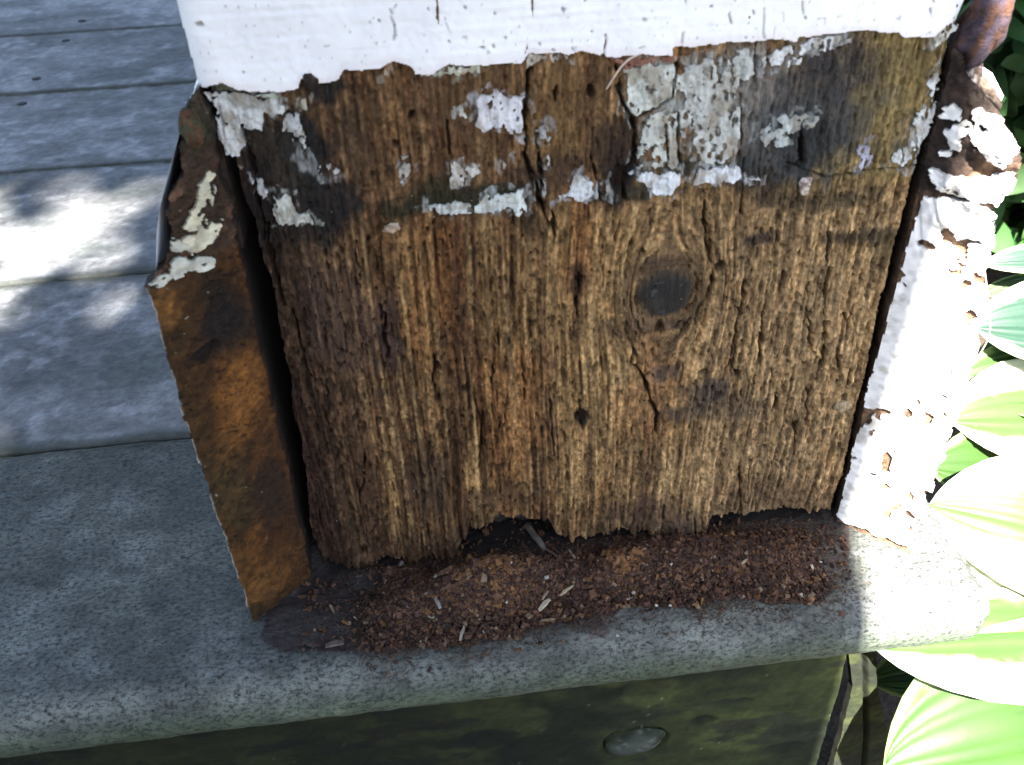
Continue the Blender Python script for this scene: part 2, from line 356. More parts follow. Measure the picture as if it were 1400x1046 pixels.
# --- grain flowing round the knot
kx, kz = face((908, 402)); ka = .049
dx = X - kx + .12 * (Z - kz) * 0; dz = (Z - kz)
r = np.hypot(dx * 1.0, dz * .92)
rf = np.hypot(dx, dz * .6)
psi = dx * (1 - ka ** 2 * .9 / np.maximum(rf ** 2, ka ** 2 * .9)) + kx
k2 = face((880, 490)); d2x, d2z = X - k2[0], Z - k2[1]
psi = psi + .015 * np.exp(-((d2x / .05) ** 2 + (d2z / .09) ** 2)) * np.sign(d2x)
psi = psi + .020 * (fbm(X * 3, Z * 1.3, 21) - .5) + .005 * (fbm(X * 9, Z * 5, 22) - .5) + .05 * X * (.5 - Z) * 0
rA = noise(psi * 62, Z * 1.6, 31); rB = noise(psi * 128, Z * 4, 32); rC = noise(psi * 270, Z * 11, 33); rD = fbm(psi * 150, Z * 55, 34, 3)
rA = 1 - np.abs(2 * rA - 1)
low = 1 - sst(.70, .75, Z)
ridgy = np.clip(.22 + .9 * np.exp(-((X - .30) / .22) ** 2) + .3 * (fbm(X * 5, Z * 4, 36) - .5), .2, 1.2) * (.45 + .55 * low)
rE = fbm(psi * 260, Z * 190, 35, 2)
H = .011 * (rA - .5) * ridgy + .007 * (rB - .5) * (.5 + .5 * ridgy) + .0075 * (rC - .5) * (.6 + .4 * low) + .005 * (rD - .5) + .0058 * (rE - .5)
H += .012 * (fbm(X * 5, Z * 4, 37) - .5)
# wood sinks towards the eaten left side and the rotten foot
H -= .03 * (1 - sst(.0, .10, X - xl)) ** 2 + .018 * (1 - sst(0, .12, Z - zb)) * fbm(X * 9, Z * 9, 38)
H -= .010 * (1 - sst(0, .012, xr - X))
lp_ = face((938, 732)); H += .028 * np.exp(-(((X - lp_[0]) / .040) ** 2 + ((Z - lp_[1]) / .035) ** 2))
pitn = noise(psi * 210, Z * 75, 41); pit2 = noise(psi * 150 + 5, Z * 38, 42)
pitm = sst(.78, .86, pitn) * (.3 + .9 * fbm(X * 6, Z * 6, 43)) + .8 * sst(.86, .95, pit2)
pitm += .9 * sst(.80, .9, noise(psi * 130 + 9, Z * 70, 44)) * sst(.35, .6, fbm(X * 7, Z * 7, 45))
pitm *= (.5 + .5 * low)
wood_pit = np.clip(pitm, 0, 1)
H -= .008 * np.clip(pitm, 0, 1)
# --- colour of the wood
wood = np.ones(X.shape + (3,)) * np.array((.185, .112, .052))
tone = fbm(psi * 26, Z * 1.3, 51, 3); fine = noise(psi * 170, Z * 5, 52)
wood = mixc(wood, (.36, .25, .125), sst(.42, .68, tone) * .5)
wood = mixc(wood, (.085, .046, .026), sst(.54, .34, tone) * .45)
wood = mixc(wood, (.43, .32, .17), sst(.60, .85, fine) * .42)
wood = mixc(wood, (.075, .042, .026), sst(.36, .14, fine) * .5)
wood = mixc(wood, (.28, .13, .045), sst(.58, .75, fbm(X * 8, Z * 3, 53)) * .35)          # ginger patches
wood = mixc(wood, (.36, .27, .16), sst(.45, .85, X) * low * .6)
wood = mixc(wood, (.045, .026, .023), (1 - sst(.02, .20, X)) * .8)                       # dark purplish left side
wood = mixc(wood, (.085, .05, .035), (1 - sst(.0, .16, Z - zb)) * .55 * fbm(X * 7, Z * 7, 54) * 1.6)
up = 1 - low
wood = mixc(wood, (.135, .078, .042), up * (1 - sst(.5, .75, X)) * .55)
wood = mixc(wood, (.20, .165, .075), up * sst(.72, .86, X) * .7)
wood = mixc(wood, (.27, .25, .23), up * np.exp(-((X - .76) / .08) ** 2) * sst(.4, .6, fbm(X * 18, Z * 14, 55)) * .55)
wood *= (.50 + 1.0 * fbm(psi * 130, Z * 60, 56, 3))[..., None] * (.6 + .8 * noise(psi * 240, Z * 9, 57))[..., None]
gran = fbm(X * 230, Z * 190, 58, 2); wood *= (.55 + .9 * gran)[..., None]
wood = .222 * (wood / .22) ** 1.28
wood = mixc(wood, wood.mean(-1, keepdims=True) * np.array((1.05, 1.0, .9)), .04 * np.ones(X.shape))
def stain(u, rx, rz, colr, st, seed, rough=.7):
    global wood
    x0, z0 = face(u); rx /= 840; rz /= 760
    b = (np.abs(X - x0) < rx * 2) & (np.abs(Z - z0) < rz * 2)
    d = np.hypot((X[b] - x0) / rx, (Z[b] - z0) / rz) + rough * (fbm(X[b] * 26, Z[b] * 22, seed) - .5) * 2
    wood[b] = mixc(wood[b], colr, (1 - sst(.45, 1.15, d)) * st)
BLK = (.014, .014, .015)
for i, (u, rx, rz, cc, st) in enumerate([
        ((425, 205), 32, 75, BLK, .95), ((455, 280), 45, 45, BLK, .9), ((375, 215), 60, 55, (.03, .026, .02), .85), ((330, 300), 50, 80, (.025, .018, .016), .8),
        ((400, 310), 70, 40, (.02, .017, .016), .8), ((440, 122), 25, 18, BLK, .9), ((640, 272), 110, 16, (.022, .024, .012), .9), ((600, 262), 40, 22, (.03, .03, .014), .8),
        ((720, 300), 30, 40, (.04, .022, .012), .8), ((770, 235), 60, 25, (.03, .02, .015), .7), ((845, 215), 35, 50, (.028, .017, .013), .9), ((852, 240), 26, 24, BLK, .9),
        ((870, 262), 60, 12, (.03, .03, .02), .8), ((960, 228), 70, 14, (.03, .03, .022), .9), ((1045, 232), 60, 26, (.03, .03, .026), .9), ((985, 130), 75, 75, (.27, .27, .235), .6), ((1060, 150), 60, 60, (.20, .19, .175), .55), ((1130, 180), 95, 55, (.062, .070, .076), .85),
        ((1100, 200), 45, 42, (.03, .035, .036), .8), ((1125, 105), 80, 30, (.05, .048, .05), .75), ((1150, 80), 60, 25, (.04, .037, .04), .7), ((1060, 270), 40, 14, BLK, .7),
        ((1140, 275), 70, 16, (.04, .033, .02), .7), ((1165, 325), 60, 14, (.035, .028, .02), .75), ((1215, 345), 30, 30, (.06, .045, .02), .6), ((1040, 328), 22, 12, (.035, .028, .025), .8),
        ((965, 535), 45, 22, (.045, .04, .045), .7), ((910, 510), 30, 14, (.04, .035, .04), .6), ((1000, 560), 50, 30, (.05, .04, .035), .5), ((935, 565), 40, 18, (.035, .032, .036), .6),
        ((795, 572), 15, 18, BLK, .9), ((790, 385), 14, 30, (.025, .015, .012), .8), ((590, 650), 40, 70, (.05, .03, .022), .7), ((530, 465), 22, 55, (.05, .03, .03), .75),
        ((860, 445), 70, 25, (.10, .065, .04), .5), ((880, 700), 60, 40, (.06, .035, .028), .6), ((930, 720), 40, 30, (.05, .03, .028), .6), ((700, 680), 80, 30, (.10, .06, .035), .5),
        ((480, 200), 30, 60, (.05, .035, .022), .5), ((640, 120), 60, 60, (.13, .075, .035), .5), ((470, 440), 60, 90, (.09, .055, .045), .5), ((760, 150), 45, 60, (.19, .11, .04), .5),
        ((1225, 130), 45, 80, (.25, .19, .08), .5), ((1120, 400), 30, 60, (.10, .075, .045), .5)]):
    stain(u, rx, rz, cc, st, 400 + i)
# --- knot
kr = np.hypot(dx / 1.06, dz) / ka + .30 * (fbm(X * 26, Z * 26, 61) - .5)
kin = 1 - sst(.62, 1.08, kr); rim = np.exp(-((kr - 1.25) / .22) ** 2)
ringn = noise(kr * 9, np.arctan2(dz, dx) * 1.2, 62)
rn2 = noise(np.hypot(dx, dz * .8) / ka * 7, np.arctan2(dz, dx) * .8, 65); halo = np.exp(-((kr - 1.3) / .5) ** 2)
wood *= (1 - halo * .28 * (1 - rn2))[..., None]
H = H * (1 - kin) + kin * (.006 + .002 * (ringn - .5) + .0025 * (fbm(X * 60, Z * 60, 63) - .5) - .004 * sst(.6, 1, kr))
H += .010 * rim * (.5 + .5 * np.cos(np.arctan2(dz, dx) + 2.2)) - .014 * np.exp(-((kr - 1.06) / .09) ** 2) * sst(.1, .9, np.cos(np.arctan2(dz, dx) + .7))
wood = mixc(wood, np.array((.017, .018, .018)), kin * .95); wood = mixc(wood, (.10, .065, .04), rim * (1 - kin) * .6)
wood = mixc(wood, (.06, .065, .065), kin * (noise(X * 130, Z * 130, 64) > .9) * .6)
# --- cracks, fissures and bore holes, traced
def zz(off): return lambda pts: z1(pts, off)
a6, a5, a4 = zz((980, 300)), zz((580, 300)), zz((180, 300))
cracks = [(a6([(140, 265), (105, 390), (80, 560), (70, 660), (90, 690)]), 5), (a6([(215, 375), (200, 450), (195, 530), (185, 650)]), 5), (a6([(305, 235), (285, 335)]), 5),
          (a6([(505, 235), (485, 330), (478, 435)]), 6), (a6([(495, 470), (480, 560), (470, 640), (430, 725), (402, 830), (400, 925)]), 8), (a6([(415, 420), (415, 580)]), 4),
          (a6([(352, 900), (345, 1046)]), 7), (a6([(550, 610), (533, 730)]), 5), (a6([(272, 780), (265, 850)]), 6), (a6([(412, 280), (402, 325)]), 4), (a6([(580, 430), (585, 500)]), 3.5),
          (a6([(620, 440), (632, 600)]), 2), (a6([(500, 60), (495, 200)]), 4),
          (a5([(690, 240), (690, 330), (685, 440)]), 4), (a5([(935, 575), (930, 640), (985, 700), (1000, 790), (1045, 880), (1040, 960)]), 6), (a5([(1310, 200), (1295, 250), (1270, 330), (1200, 435), (1110, 470)]), 6),
          (a5([(1250, 0), (1262, 90), (1290, 200)]), 4), (a5([(300, 640), (295, 720)]), 5), (a5([(45, 620), (40, 700)]), 4), (a5([(565, 800), (578, 1046)]), 3), (a5([(575, -30), (580, 80)]), 7),
          (a5([(690, 800), (700, 930)]), 6), (a5([(330, 480), (335, 560)]), 4), (a5([(440, 650), (450, 790)]), 3), (a5([(1370, 560), (1365, 680)]), 4), (a5([(230, 800), (270, 1000)]), 3),
          (a4([(1105, 395), (1135, 450), (1120, 520), (1150, 620)]), 8), (a4([(720, 440), (745, 560), (775, 680), (800, 720)]), 5), (a4([(900, 620), (925, 660), (955, 630)]), 3), (a4([(1350, 620), (1355, 800)]), 4),
          (a4([(600, 60), (640, 250), (670, 420)]), 5), (a4([(1000, 100), (1020, 300)]), 3),
          (z2([(470, 300), (462, 400), (450, 560), (455, 700), (490, 800), (520, 900), (575, 1046)]), 7), (z2([(500, 600), (510, 700), (530, 850)]), 5), (z2([(590, 380), (585, 450)]), 4), (z2([(860, 280), (885, 430), (940, 560), (945, 700), (890, 800), (895, 900)]), 7),
          (z2([(950, 530), (1040, 480), (1105, 440), (1125, 290)]), 4), (z2([(1125, 500), (1137, 600), (1142, 745)]), 6), (z2([(1080, 560), (1080, 740)]), 3), (z2([(1250, 850), (1265, 1046)]), 5),
          (z2([(105, 540), (110, 690)]), 3), (z2([(750, 700), (790, 900)]), 4), (z3([(175, 190), (175, 350)]), 4), (z3([(115, 420), (105, 640)]), 4), (z3([(380, 600), (380, 730)]), 9), (z3([(120, 700), (105, 960)]), 4),
          (z3([(330, 730), (480, 790), (700, 760), (910, 742)]), 3.5), ([(500, 620), (492, 690)], 3), ([(880, 600), (870, 650)], 3), ([(1010, 640), (1015, 700)], 4), ([(660, 560), (655, 640)], 3),
          ([(330, 175), (345, 250), (360, 330), (385, 430)], 7)]
rc = random.Random(5)
for _ in range(60):
    px, py = rc.uniform(420, 1190), rc.uniform(320, 720); L = rc.uniform(12, 60)
    cracks.append(([(px, py), (px + rc.uniform(-3, 3) + L * (.13 if px < 600 else -.10), py + L)], rc.uniform(.9, 1.8)))
crk = np.zeros(X.shape)
wxx = X + .0045 * (noise(X * 90, Z * 70, 71) - .5) + .004 * (noise(X * 20, Z * 30, 72) - .5)
for pts, wd in cracks:
    fp = [face(u) for u in pts]; wv = wd / 1700 * .95
    for i in range(len(fp) - 1):
        x0, x1 = sorted((fp[i][0], fp[i + 1][0])); q0, q1 = sorted((fp[i][1], fp[i + 1][1]))
        j0, j1 = np.searchsorted(xs, [x0 - .03, x1 + .03]); i0, i1 = np.searchsorted(zs, [q0 - .03, q1 + .03])
        sl_ = (slice(i0, i1), slice(j0, j1))
        if i1 <= i0 or j1 <= j0: continue
        d, t = segdist(wxx[sl_], Z[sl_], fp[i], fp[i + 1])
        ww = wv * .85 * (.15 + 1.5 * noise(Z[sl_] * 120, X[sl_] * 30, 73))
        crk[sl_] = np.maximum(crk[sl_], (1 - sst(.45, 1.25, d / ww)) * min(1, wd / 6 + .2))
holes = [(a5([(695, 275)])[0], 7), (a5([(700, 880)])[0], 10), (a5([(52, 800)])[0], 6), (a5([(188, 745)])[0], 6), (a5([(480, 470)])[0], 4), (a6([(510, 232)])[0], 4), (a6([(195, 535)])[0], 3.5),
         (a6([(330, 370)])[0], 2.5), (a6([(155, 232)])[0], 3), (a6([(320, 638)])[0], 3), (a6([(388, 645)])[0], 3.5), (a6([(235, 672)])[0], 3), (a6([(90, 690)])[0], 4), (a6([(222, 808)])[0], 2.5), (a6([(20, 210)])[0], 6),
         (z1([(1105, 645)])[0], 4), (z1([(1187, 517)])[0], 4), (z2([(870, 800)])[0], 12), (z2([(745, 410)])[0], 5), (a4([(930, 585)])[0], 4), (a4([(1360, 650)])[0], 6), (z1([(710, 525)], (280, 600))[0], 6),
         (a5([(980, 150)])[0], 4), (a5([(1160, 480)])[0], 6), (a5([(1050, 480)])[0], 6)]
for _ in range(160): holes.append(((rc.uniform(430, 1190), rc.uniform(300, 730)), rc.uniform(1.0, 2.2)))
for u, rad in holes:
    x0, z0 = face(u); rad = rad / 830
    j0, j1 = np.searchsorted(xs, [x0 - 3 * rad, x0 + 3 * rad]); i0, i1 = np.searchsorted(zs, [z0 - 3 * rad, z0 + 3 * rad]); sl_ = (slice(i0, i1), slice(j0, j1))
    d = np.hypot(wxx[sl_] - x0, (Z[sl_] - z0) * .75) / rad + .5 * (noise(X[sl_] * 90, Z[sl_] * 90, 74) - .5)
    crk[sl_] = np.maximum(crk[sl_], (1 - sst(.7, 1.2, d)) * min(1, .55 + rad * 40))
H -= .022 * crk
wood = mixc(wood, (.030, .017, .012), np.clip(crk * .8 + wood_pit * .32, 0, .85))
spk = (noise(X * 190, Z * 190, 81) > .992) & (fbm(X * 9, Z * 9, 82) > .5)
wood = mixc(wood, (.55, .5, .42), spk * .8)
patches = [
    (z1([(255, 440), (330, 428), (430, 425), (520, 440), (600, 440), (612, 490), (570, 520), (520, 510), (520, 580), (480, 592), (440, 580), (436, 620), (452, 665), (412, 680), (405, 730), (360, 738), (330, 660), (296, 560), (300, 500)]), .0, (.62, .63, .61)),
    (z1([(640, 490), (690, 500), (700, 570), (720, 650), (770, 720), (850, 720), (870, 760), (820, 810), (760, 790), (720, 740), (680, 700), (660, 600), (610, 590), (620, 510)]), .38, (.42, .43, .42)),
    (z1([(450, 800), (480, 830), (530, 820), (545, 880), (520, 900), (480, 870)]), .2, (.5, .5, .5)),
    (z1([(570, 890), (620, 865), (650, 880), (670, 940), (745, 980), (740, 995), (680, 990), (640, 1010), (580, 1020), (560, 970)]), .12, (.60, .62, .56)),
    (z1([(1140, 690), (1180, 690), (1185, 770), (1150, 815), (1120, 810)]), .3, (.5, .5, .48)),
    (z2([(235, 415), (290, 430), (315, 395), (345, 415), (400, 435), (455, 420), (450, 480), (435, 605), (400, 610), (360, 570), (300, 565), (270, 590), (240, 560)]), .05, (.66, .66, .68)),
    (z2([(138, 490), (185, 482), (195, 520), (150, 525)]), .1, (.55, .55, .5)),
    (z2([(118, 735), (160, 722), (188, 770), (182, 820), (130, 828)]), .15, (.62, .6, .55)),
    (z2([(192, 760), (215, 732), (248, 755), (215, 798)]), .15, (.6, .58, .52)), (z2([(352, 715), (380, 705), (388, 750), (360, 765)]), .25, (.4, .38, .34)),
    (z2([(12, 920), (60, 903), (230, 915), (270, 858), (320, 868), (350, 848), (380, 868), (440, 855), (462, 940), (440, 965), (380, 935), (280, 945), (200, 962), (120, 947), (30, 938)]), .12, (.58, .62, .60)),
    (z2([(490, 570), (540, 540), (572, 580), (552, 632), (510, 612)]), .35, (.42, .41, .38)), (z2([(520, 705), (558, 695), (553, 745), (525, 745)]), .3, (.5, .5, .48)), (z2([(510, 815), (545, 808), (545, 865), (518, 875)]), .2, (.5, .5, .47)),
    (z2([(590, 870), (640, 858), (660, 808), (685, 760), (700, 788), (745, 818), (768, 860), (730, 892), (690, 898), (650, 872), (610, 900)]), .1, (.63, .66, .68)),
    (z2([(800, 830), (838, 818), (843, 872), (815, 875)]), .2, (.55, .57, .57)),
    (z2([(893, 310), (930, 295), (1000, 288), (1110, 285), (1120, 400), (1098, 430), (1050, 465), (990, 500), (950, 520), (890, 490), (905, 400)]), .08, (.52, .55, .50)),
    ([(929, 91), (965, 82), (1000, 79), (1003, 70), (1020, 65), (1030, 72), (1031, 105), (1012, 112), (1003, 132), (1016, 150), (1010, 180), (1000, 215), (985, 225), (950, 218), (930, 214), (928, 160), (920, 142)], .26, (.50, .52, .49)),
    (z2([(960, 550), (1050, 500), (1125, 490), (1130, 560), (1136, 745), (1080, 748), (1000, 758), (953, 742)]), .30, (.50, .52, .47)),
    (z2([(928, 812), (1000, 768), (1130, 768), (1148, 830), (1090, 872), (1040, 872), (1000, 822)]), .05, (.68, .72, .75)),
    (z2([(1190, 812), (1230, 745), (1373, 755)]) + z3([(110, 748), (118, 790), (60, 818), (0, 812)]), .05, (.68, .72, .75)),
    (z3([(190, 250), (300, 210), (430, 170), (580, 148), (582, 185), (500, 215), (400, 235), (360, 270), (250, 310), (190, 310)]), .34, (.60, .62, .62)),
    (z3([(188, 570), (260, 540), (330, 510), (420, 500), (452, 540), (380, 570), (310, 590), (312, 640), (220, 648), (188, 610)]), .2, (.42, .46, .45)),
    (z3([(985, 265), (940, 370), (955, 390), (900, 500), (880, 560), (850, 640), (780, 680), (772, 735), (862, 748), (920, 665), (975, 500), (1000, 430), (1015, 300)]), .34, (.62, .65, .65)),
    (z3([(960, 165), (1050, 98), (1080, 108), (1000, 190), (950, 205)]), .3, (.62, .63, .6)),
    (z3([(600, 700), (640, 650), (692, 645), (692, 742), (620, 752)]), .34, (.36, .36, .44)),
    (z3([(140, 795), (210, 795), (205, 805), (145, 806)]), .1, (.6, .6, .6)),
    (z2([(0, 335), (110, 287), (250, 287), (245, 325), (120, 330), (20, 345)]), .22, (.50, .50, .40)), (z2([(455, 275), (480, 242), (590, 236), (645, 245), (640, 285), (560, 268), (500, 280), (480, 305), (445, 308)]), .25, (.52, .47, .40)),
    (z1([(1035, 330), (1080, 290), (1095, 330), (1060, 345)]), .2, (.45, .40, .32)), (z1([(695, 455), (725, 448), (735, 475), (705, 478)]), .1, (.55, .52, .42)),
    (z1([(460, 425), (560, 415), (590, 425), (585, 445), (500, 436)]), .1, (.45, .47, .40)),
    (z2([(820, 262), (960, 245), (1108, 255), (1105, 285), (1000, 282), (900, 300), (830, 280)]), .1, (.26, .12, .085)),
    (z1([(290, 400), (330, 368), (415, 420), (330, 432)]), .1, (.10, .11, .065))]
for pi, (poly, er, colr) in enumerate(patches):
    fp = np.array([face(u) for u in poly]); ctr = fp.mean(0); fe = ctr + (fp - ctr) * 1.12 + np.sign(fp - ctr) * .006
    j0, j1 = np.searchsorted(xs, [fe[:, 0].min() - .02, fe[:, 0].max() + .02]); i0, i1 = np.searchsorted(zs, [fe[:, 1].min() - .02, fe[:, 1].max() + .02])
    sl_ = (slice(i0, i1), slice(j0, j1)); XX, ZZ = X[sl_], Z[sl_]
    m = inpoly(XX + .02 * (fbm(XX * 45, ZZ * 40, 500 + pi, 3) - .5), ZZ + .02 * (fbm(XX * 45, ZZ * 40, 600 + pi, 3) - .5), [tuple(q) for q in fe]).astype(float)
    wood[sl_] = mixc(wood[sl_], np.array(colr) * .8, m * sst(.45, .75, fbm(psi[sl_] * 110, ZZ * 60, 1500 + pi, 3)) * .75)

P = np.stack([X, -H, Z], -1)
relief('rotten_face', P, (0, -1, 0), fmask(Mv), MAT['rotten'], post, wood, .10, (.035, .022, .015))
# --- the wood behind the eaten foot, charcoal brown, darkened so the hollow reads as deep shade
cx = np.linspace(.03, .97, 190); cz = np.linspace(-.004, .30, 70); CX, CZ = np.meshgrid(cx, cz)
CY = .10 + .05 * (fbm(CX * 7, CZ * 6, 91) - .5) - .03 * noise(CX * 40, CZ * 7, 92) + .02 * noise(CX * 60, CZ * 60, 93)
cc = mixc(np.ones(CX.shape + (3,)) * np.array((.022, .016, .013)), (.13, .11, .09), sst(.55, .7, noise(CX * 24, CZ * 8, 94)) * .6)
relief('hollow_heartwood', np.stack([CX, CY, CZ], -1), (0, -1, 0), np.ones((69, 189), bool), MAT['rotten'], post, cc, .05)
mesh_obj('core', box_verts(.02, .98, .17, .98, 0, .95), [box_faces()], MAT['rotten'], post, np.tile((.06, .04, .03), (8, 1)), False)
# --- intact white paint above
top = [(262, 127)] + z1([(235, 410), (300, 372), (345, 368), (430, 405), (600, 400), (680, 390), (690, 345), (750, 340), (755, 370), (860, 355), (880, 310), (1040, 295), (1100, 265), (1160, 275), (1190, 295), (1200, 325), (1290, 325)]) \
    + z2([(40, 322), (110, 285), (250, 285), (430, 280), (460, 240), (600, 235), (650, 240), (690, 225), (800, 240), (815, 255), (960, 240), (1105, 250), (1112, 210), (1200, 203)]) \
    + z3([(0, 190), (290, 165), (300, 180), (350, 180), (360, 160), (590, 140), (700, 130), (810, 140), (820, 160), (960, 160), (1000, 120), (1095, 85)]) + [(1330, 20)]
tp = np.array([face(u) for u in top])
sel = zs > .88
X2, Z2 = X[sel], Z[sel]
zt = np.interp(X2, tp[:, 0], tp[:, 1]) + .006 * (fbm(X2 * 60, 0 * X2, 95) - .5)
bulge = np.interp(Z2, [.9, .95, 1.05, 1.13], [-.016, -.020, -.024, -.024])
xl2 = bulge; xr2 = np.interp(Z2, [.9, .95, 1.0, 1.13], [1.004, 1.008, 1.018, 1.022])
Mp = (Z2 > zt) & (X2 > xl2 - .003) & (X2 < xr2)
ed = np.minimum(X2 - xl2, xr2 - X2); rd = np.clip(1 - ed / .035, 0, 1)
Hp = .007 + .004 * (fbm(X2 * 6, Z2 * 5, 96) - .5) + .0022 * (fbm(X2 * 30, Z2 * 24, 97) - .5) - .035 * (1 - np.sqrt(np.clip(1 - rd ** 2, 0, 1)))
pc = np.ones(X2.shape + (3,)) * np.array((.83, .84, .85))
pc = mixc(pc, (.72, .73, .75), sst(.45, .7, fbm(X2 * 8, Z2 * 8, 98)) * .4)
spn = noise(X2 * 150 + Z2 * 60, Z2 * 95, 99); spm = sst(.93, .975, spn) * (fbm(X2 * 11, Z2 * 11, 100) > .40)
Hp -= .003 * spm; pc = mixc(pc, (.17, .155, .14), spm * .8)
spm2 = sst(.93, .97, noise(X2 * 190, Z2 * 130, 103)); pc = mixc(pc, (.35, .34, .33), spm2 * .6)
br = noise(X2 * 9, Z2 * 160, 105); Hp += .0012 * (br - .5) + .0010 * (noise(X2 * 120, Z2 * 120, 106) - .5)
for pts in [z1([(1110, 20), (1095, 60), (1105, 110), (1108, 170)]), z1([(330, 370), (400, 345), (450, 325), (465, 310)]), z2([(1160, -20), (1162, 110), (1145, 190)]), z2([(803, 150), (803, 240)]),
            z2([(960, 210), (1010, 190), (1085, 188)]), z3([(205, -10), (203, 165)]), z3([(290, -10), (298, 100), (292, 170)]), z3([(375, 0), (373, 60)]), z2([(670, 50), (672, 110)])]:
    fp = [face(u) for u in pts]
    for i in range(len(fp) - 1):
        d, t = segdist(X2 + .004 * (noise(X2 * 60, Z2 * 60, 101) - .5), Z2, fp[i], fp[i + 1])
        m = (1 - sst(.0006, .0020, d)) * sst(.25, .5, noise(X2 * 50, Z2 * 50, 104)); Hp -= .003 * m; pc = mixc(pc, (.25, .23, .23), m * .6)
pc = mixc(pc, (.62, .52, .50), (1 - sst(0, .016, Z2 - zt)) * .35)
paint = relief('white_paint', np.stack([X2, -Hp, Z2], -1), (0, -1, 0), fmask(Mp), MAT['paint'], post, pc, .008, (.5, .46, .42))
# --- rest of the shaft: sides near the top, then the whole shaft going up
mesh_obj('shaft', box_verts(-.026, 1.024, -.009, 1.03, 1.1245, 11.895), [box_faces()], MAT['paint'], post, np.tile((.80, .815, .84), (8, 1)), False)
mesh_obj('shaft_side', box_verts(-.022, 1.004, .03, 1.02, .952, 1.1235), [box_faces()], MAT['paint'], post, np.tile((.80, .815, .84), (8, 1)), False)
# --- leftover paint patches on the bare wood, each a scab of its own
for pi, (poly, er, colr) in enumerate(patches):
    fp = np.array([face(u) for u in poly])
    j0, j1 = np.searchsorted(xs, [fp[:, 0].min() - .012, fp[:, 0].max() + .012]); i0, i1 = np.searchsorted(zs, [fp[:, 1].min() - .012, fp[:, 1].max() + .012])
    sl_ = (slice(i0, i1), slice(j0, j1)); XX, ZZ = X[sl_], Z[sl_]
    wx = XX + .015 * (fbm(XX * 75, ZZ * 60, 500 + pi, 4) - .5); wz = ZZ + .017 * (fbm(XX * 70, ZZ * 60, 600 + pi, 4) - .5)
    m = inpoly(wx, wz, [tuple(q) for q in fp])
    er_n = .5 * fbm(psi[sl_] * 60, ZZ * 40, 700 + pi, 3) + .5 * fbm(psi[sl_] * 190, ZZ * 120, 750 + pi, 3)
    m &= er_n > er * .62 + .27
    m &= crk[sl_] < .5
    F = fmask(m)
    if F.sum() < 8: continue
    blist = .0035 * (fbm(XX * 45, ZZ * 40, 800 + pi) - .4)
    hh = H[sl_] * .75 + .0036 + np.clip(blist, -.002, .01) * .8 + .002 * (noise(XX * 160, ZZ * 150, 930 + pi) - .5)
    cc = np.ones(XX.shape + (3,)) * np.array(colr)
    cc = mixc(cc, (.24, .20, .14), sst(.46, .70, fbm(psi[sl_] * 60, ZZ * 36, 900 + pi)) * .65)
    cc = mixc(cc, (.06, .055, .045), sst(.76, .92, fbm(XX * 170, ZZ * 150, 910 + pi, 2)) * .6)
    cc *= (.85 + .3 * noise(XX * 60, ZZ * 60, 920 + pi))[..., None]
    relief('paint_patch', np.stack([XX, -hh, ZZ], -1), (0, -1, 0), F, MAT['flake'], post, cc, .004, np.array(colr) * .6)

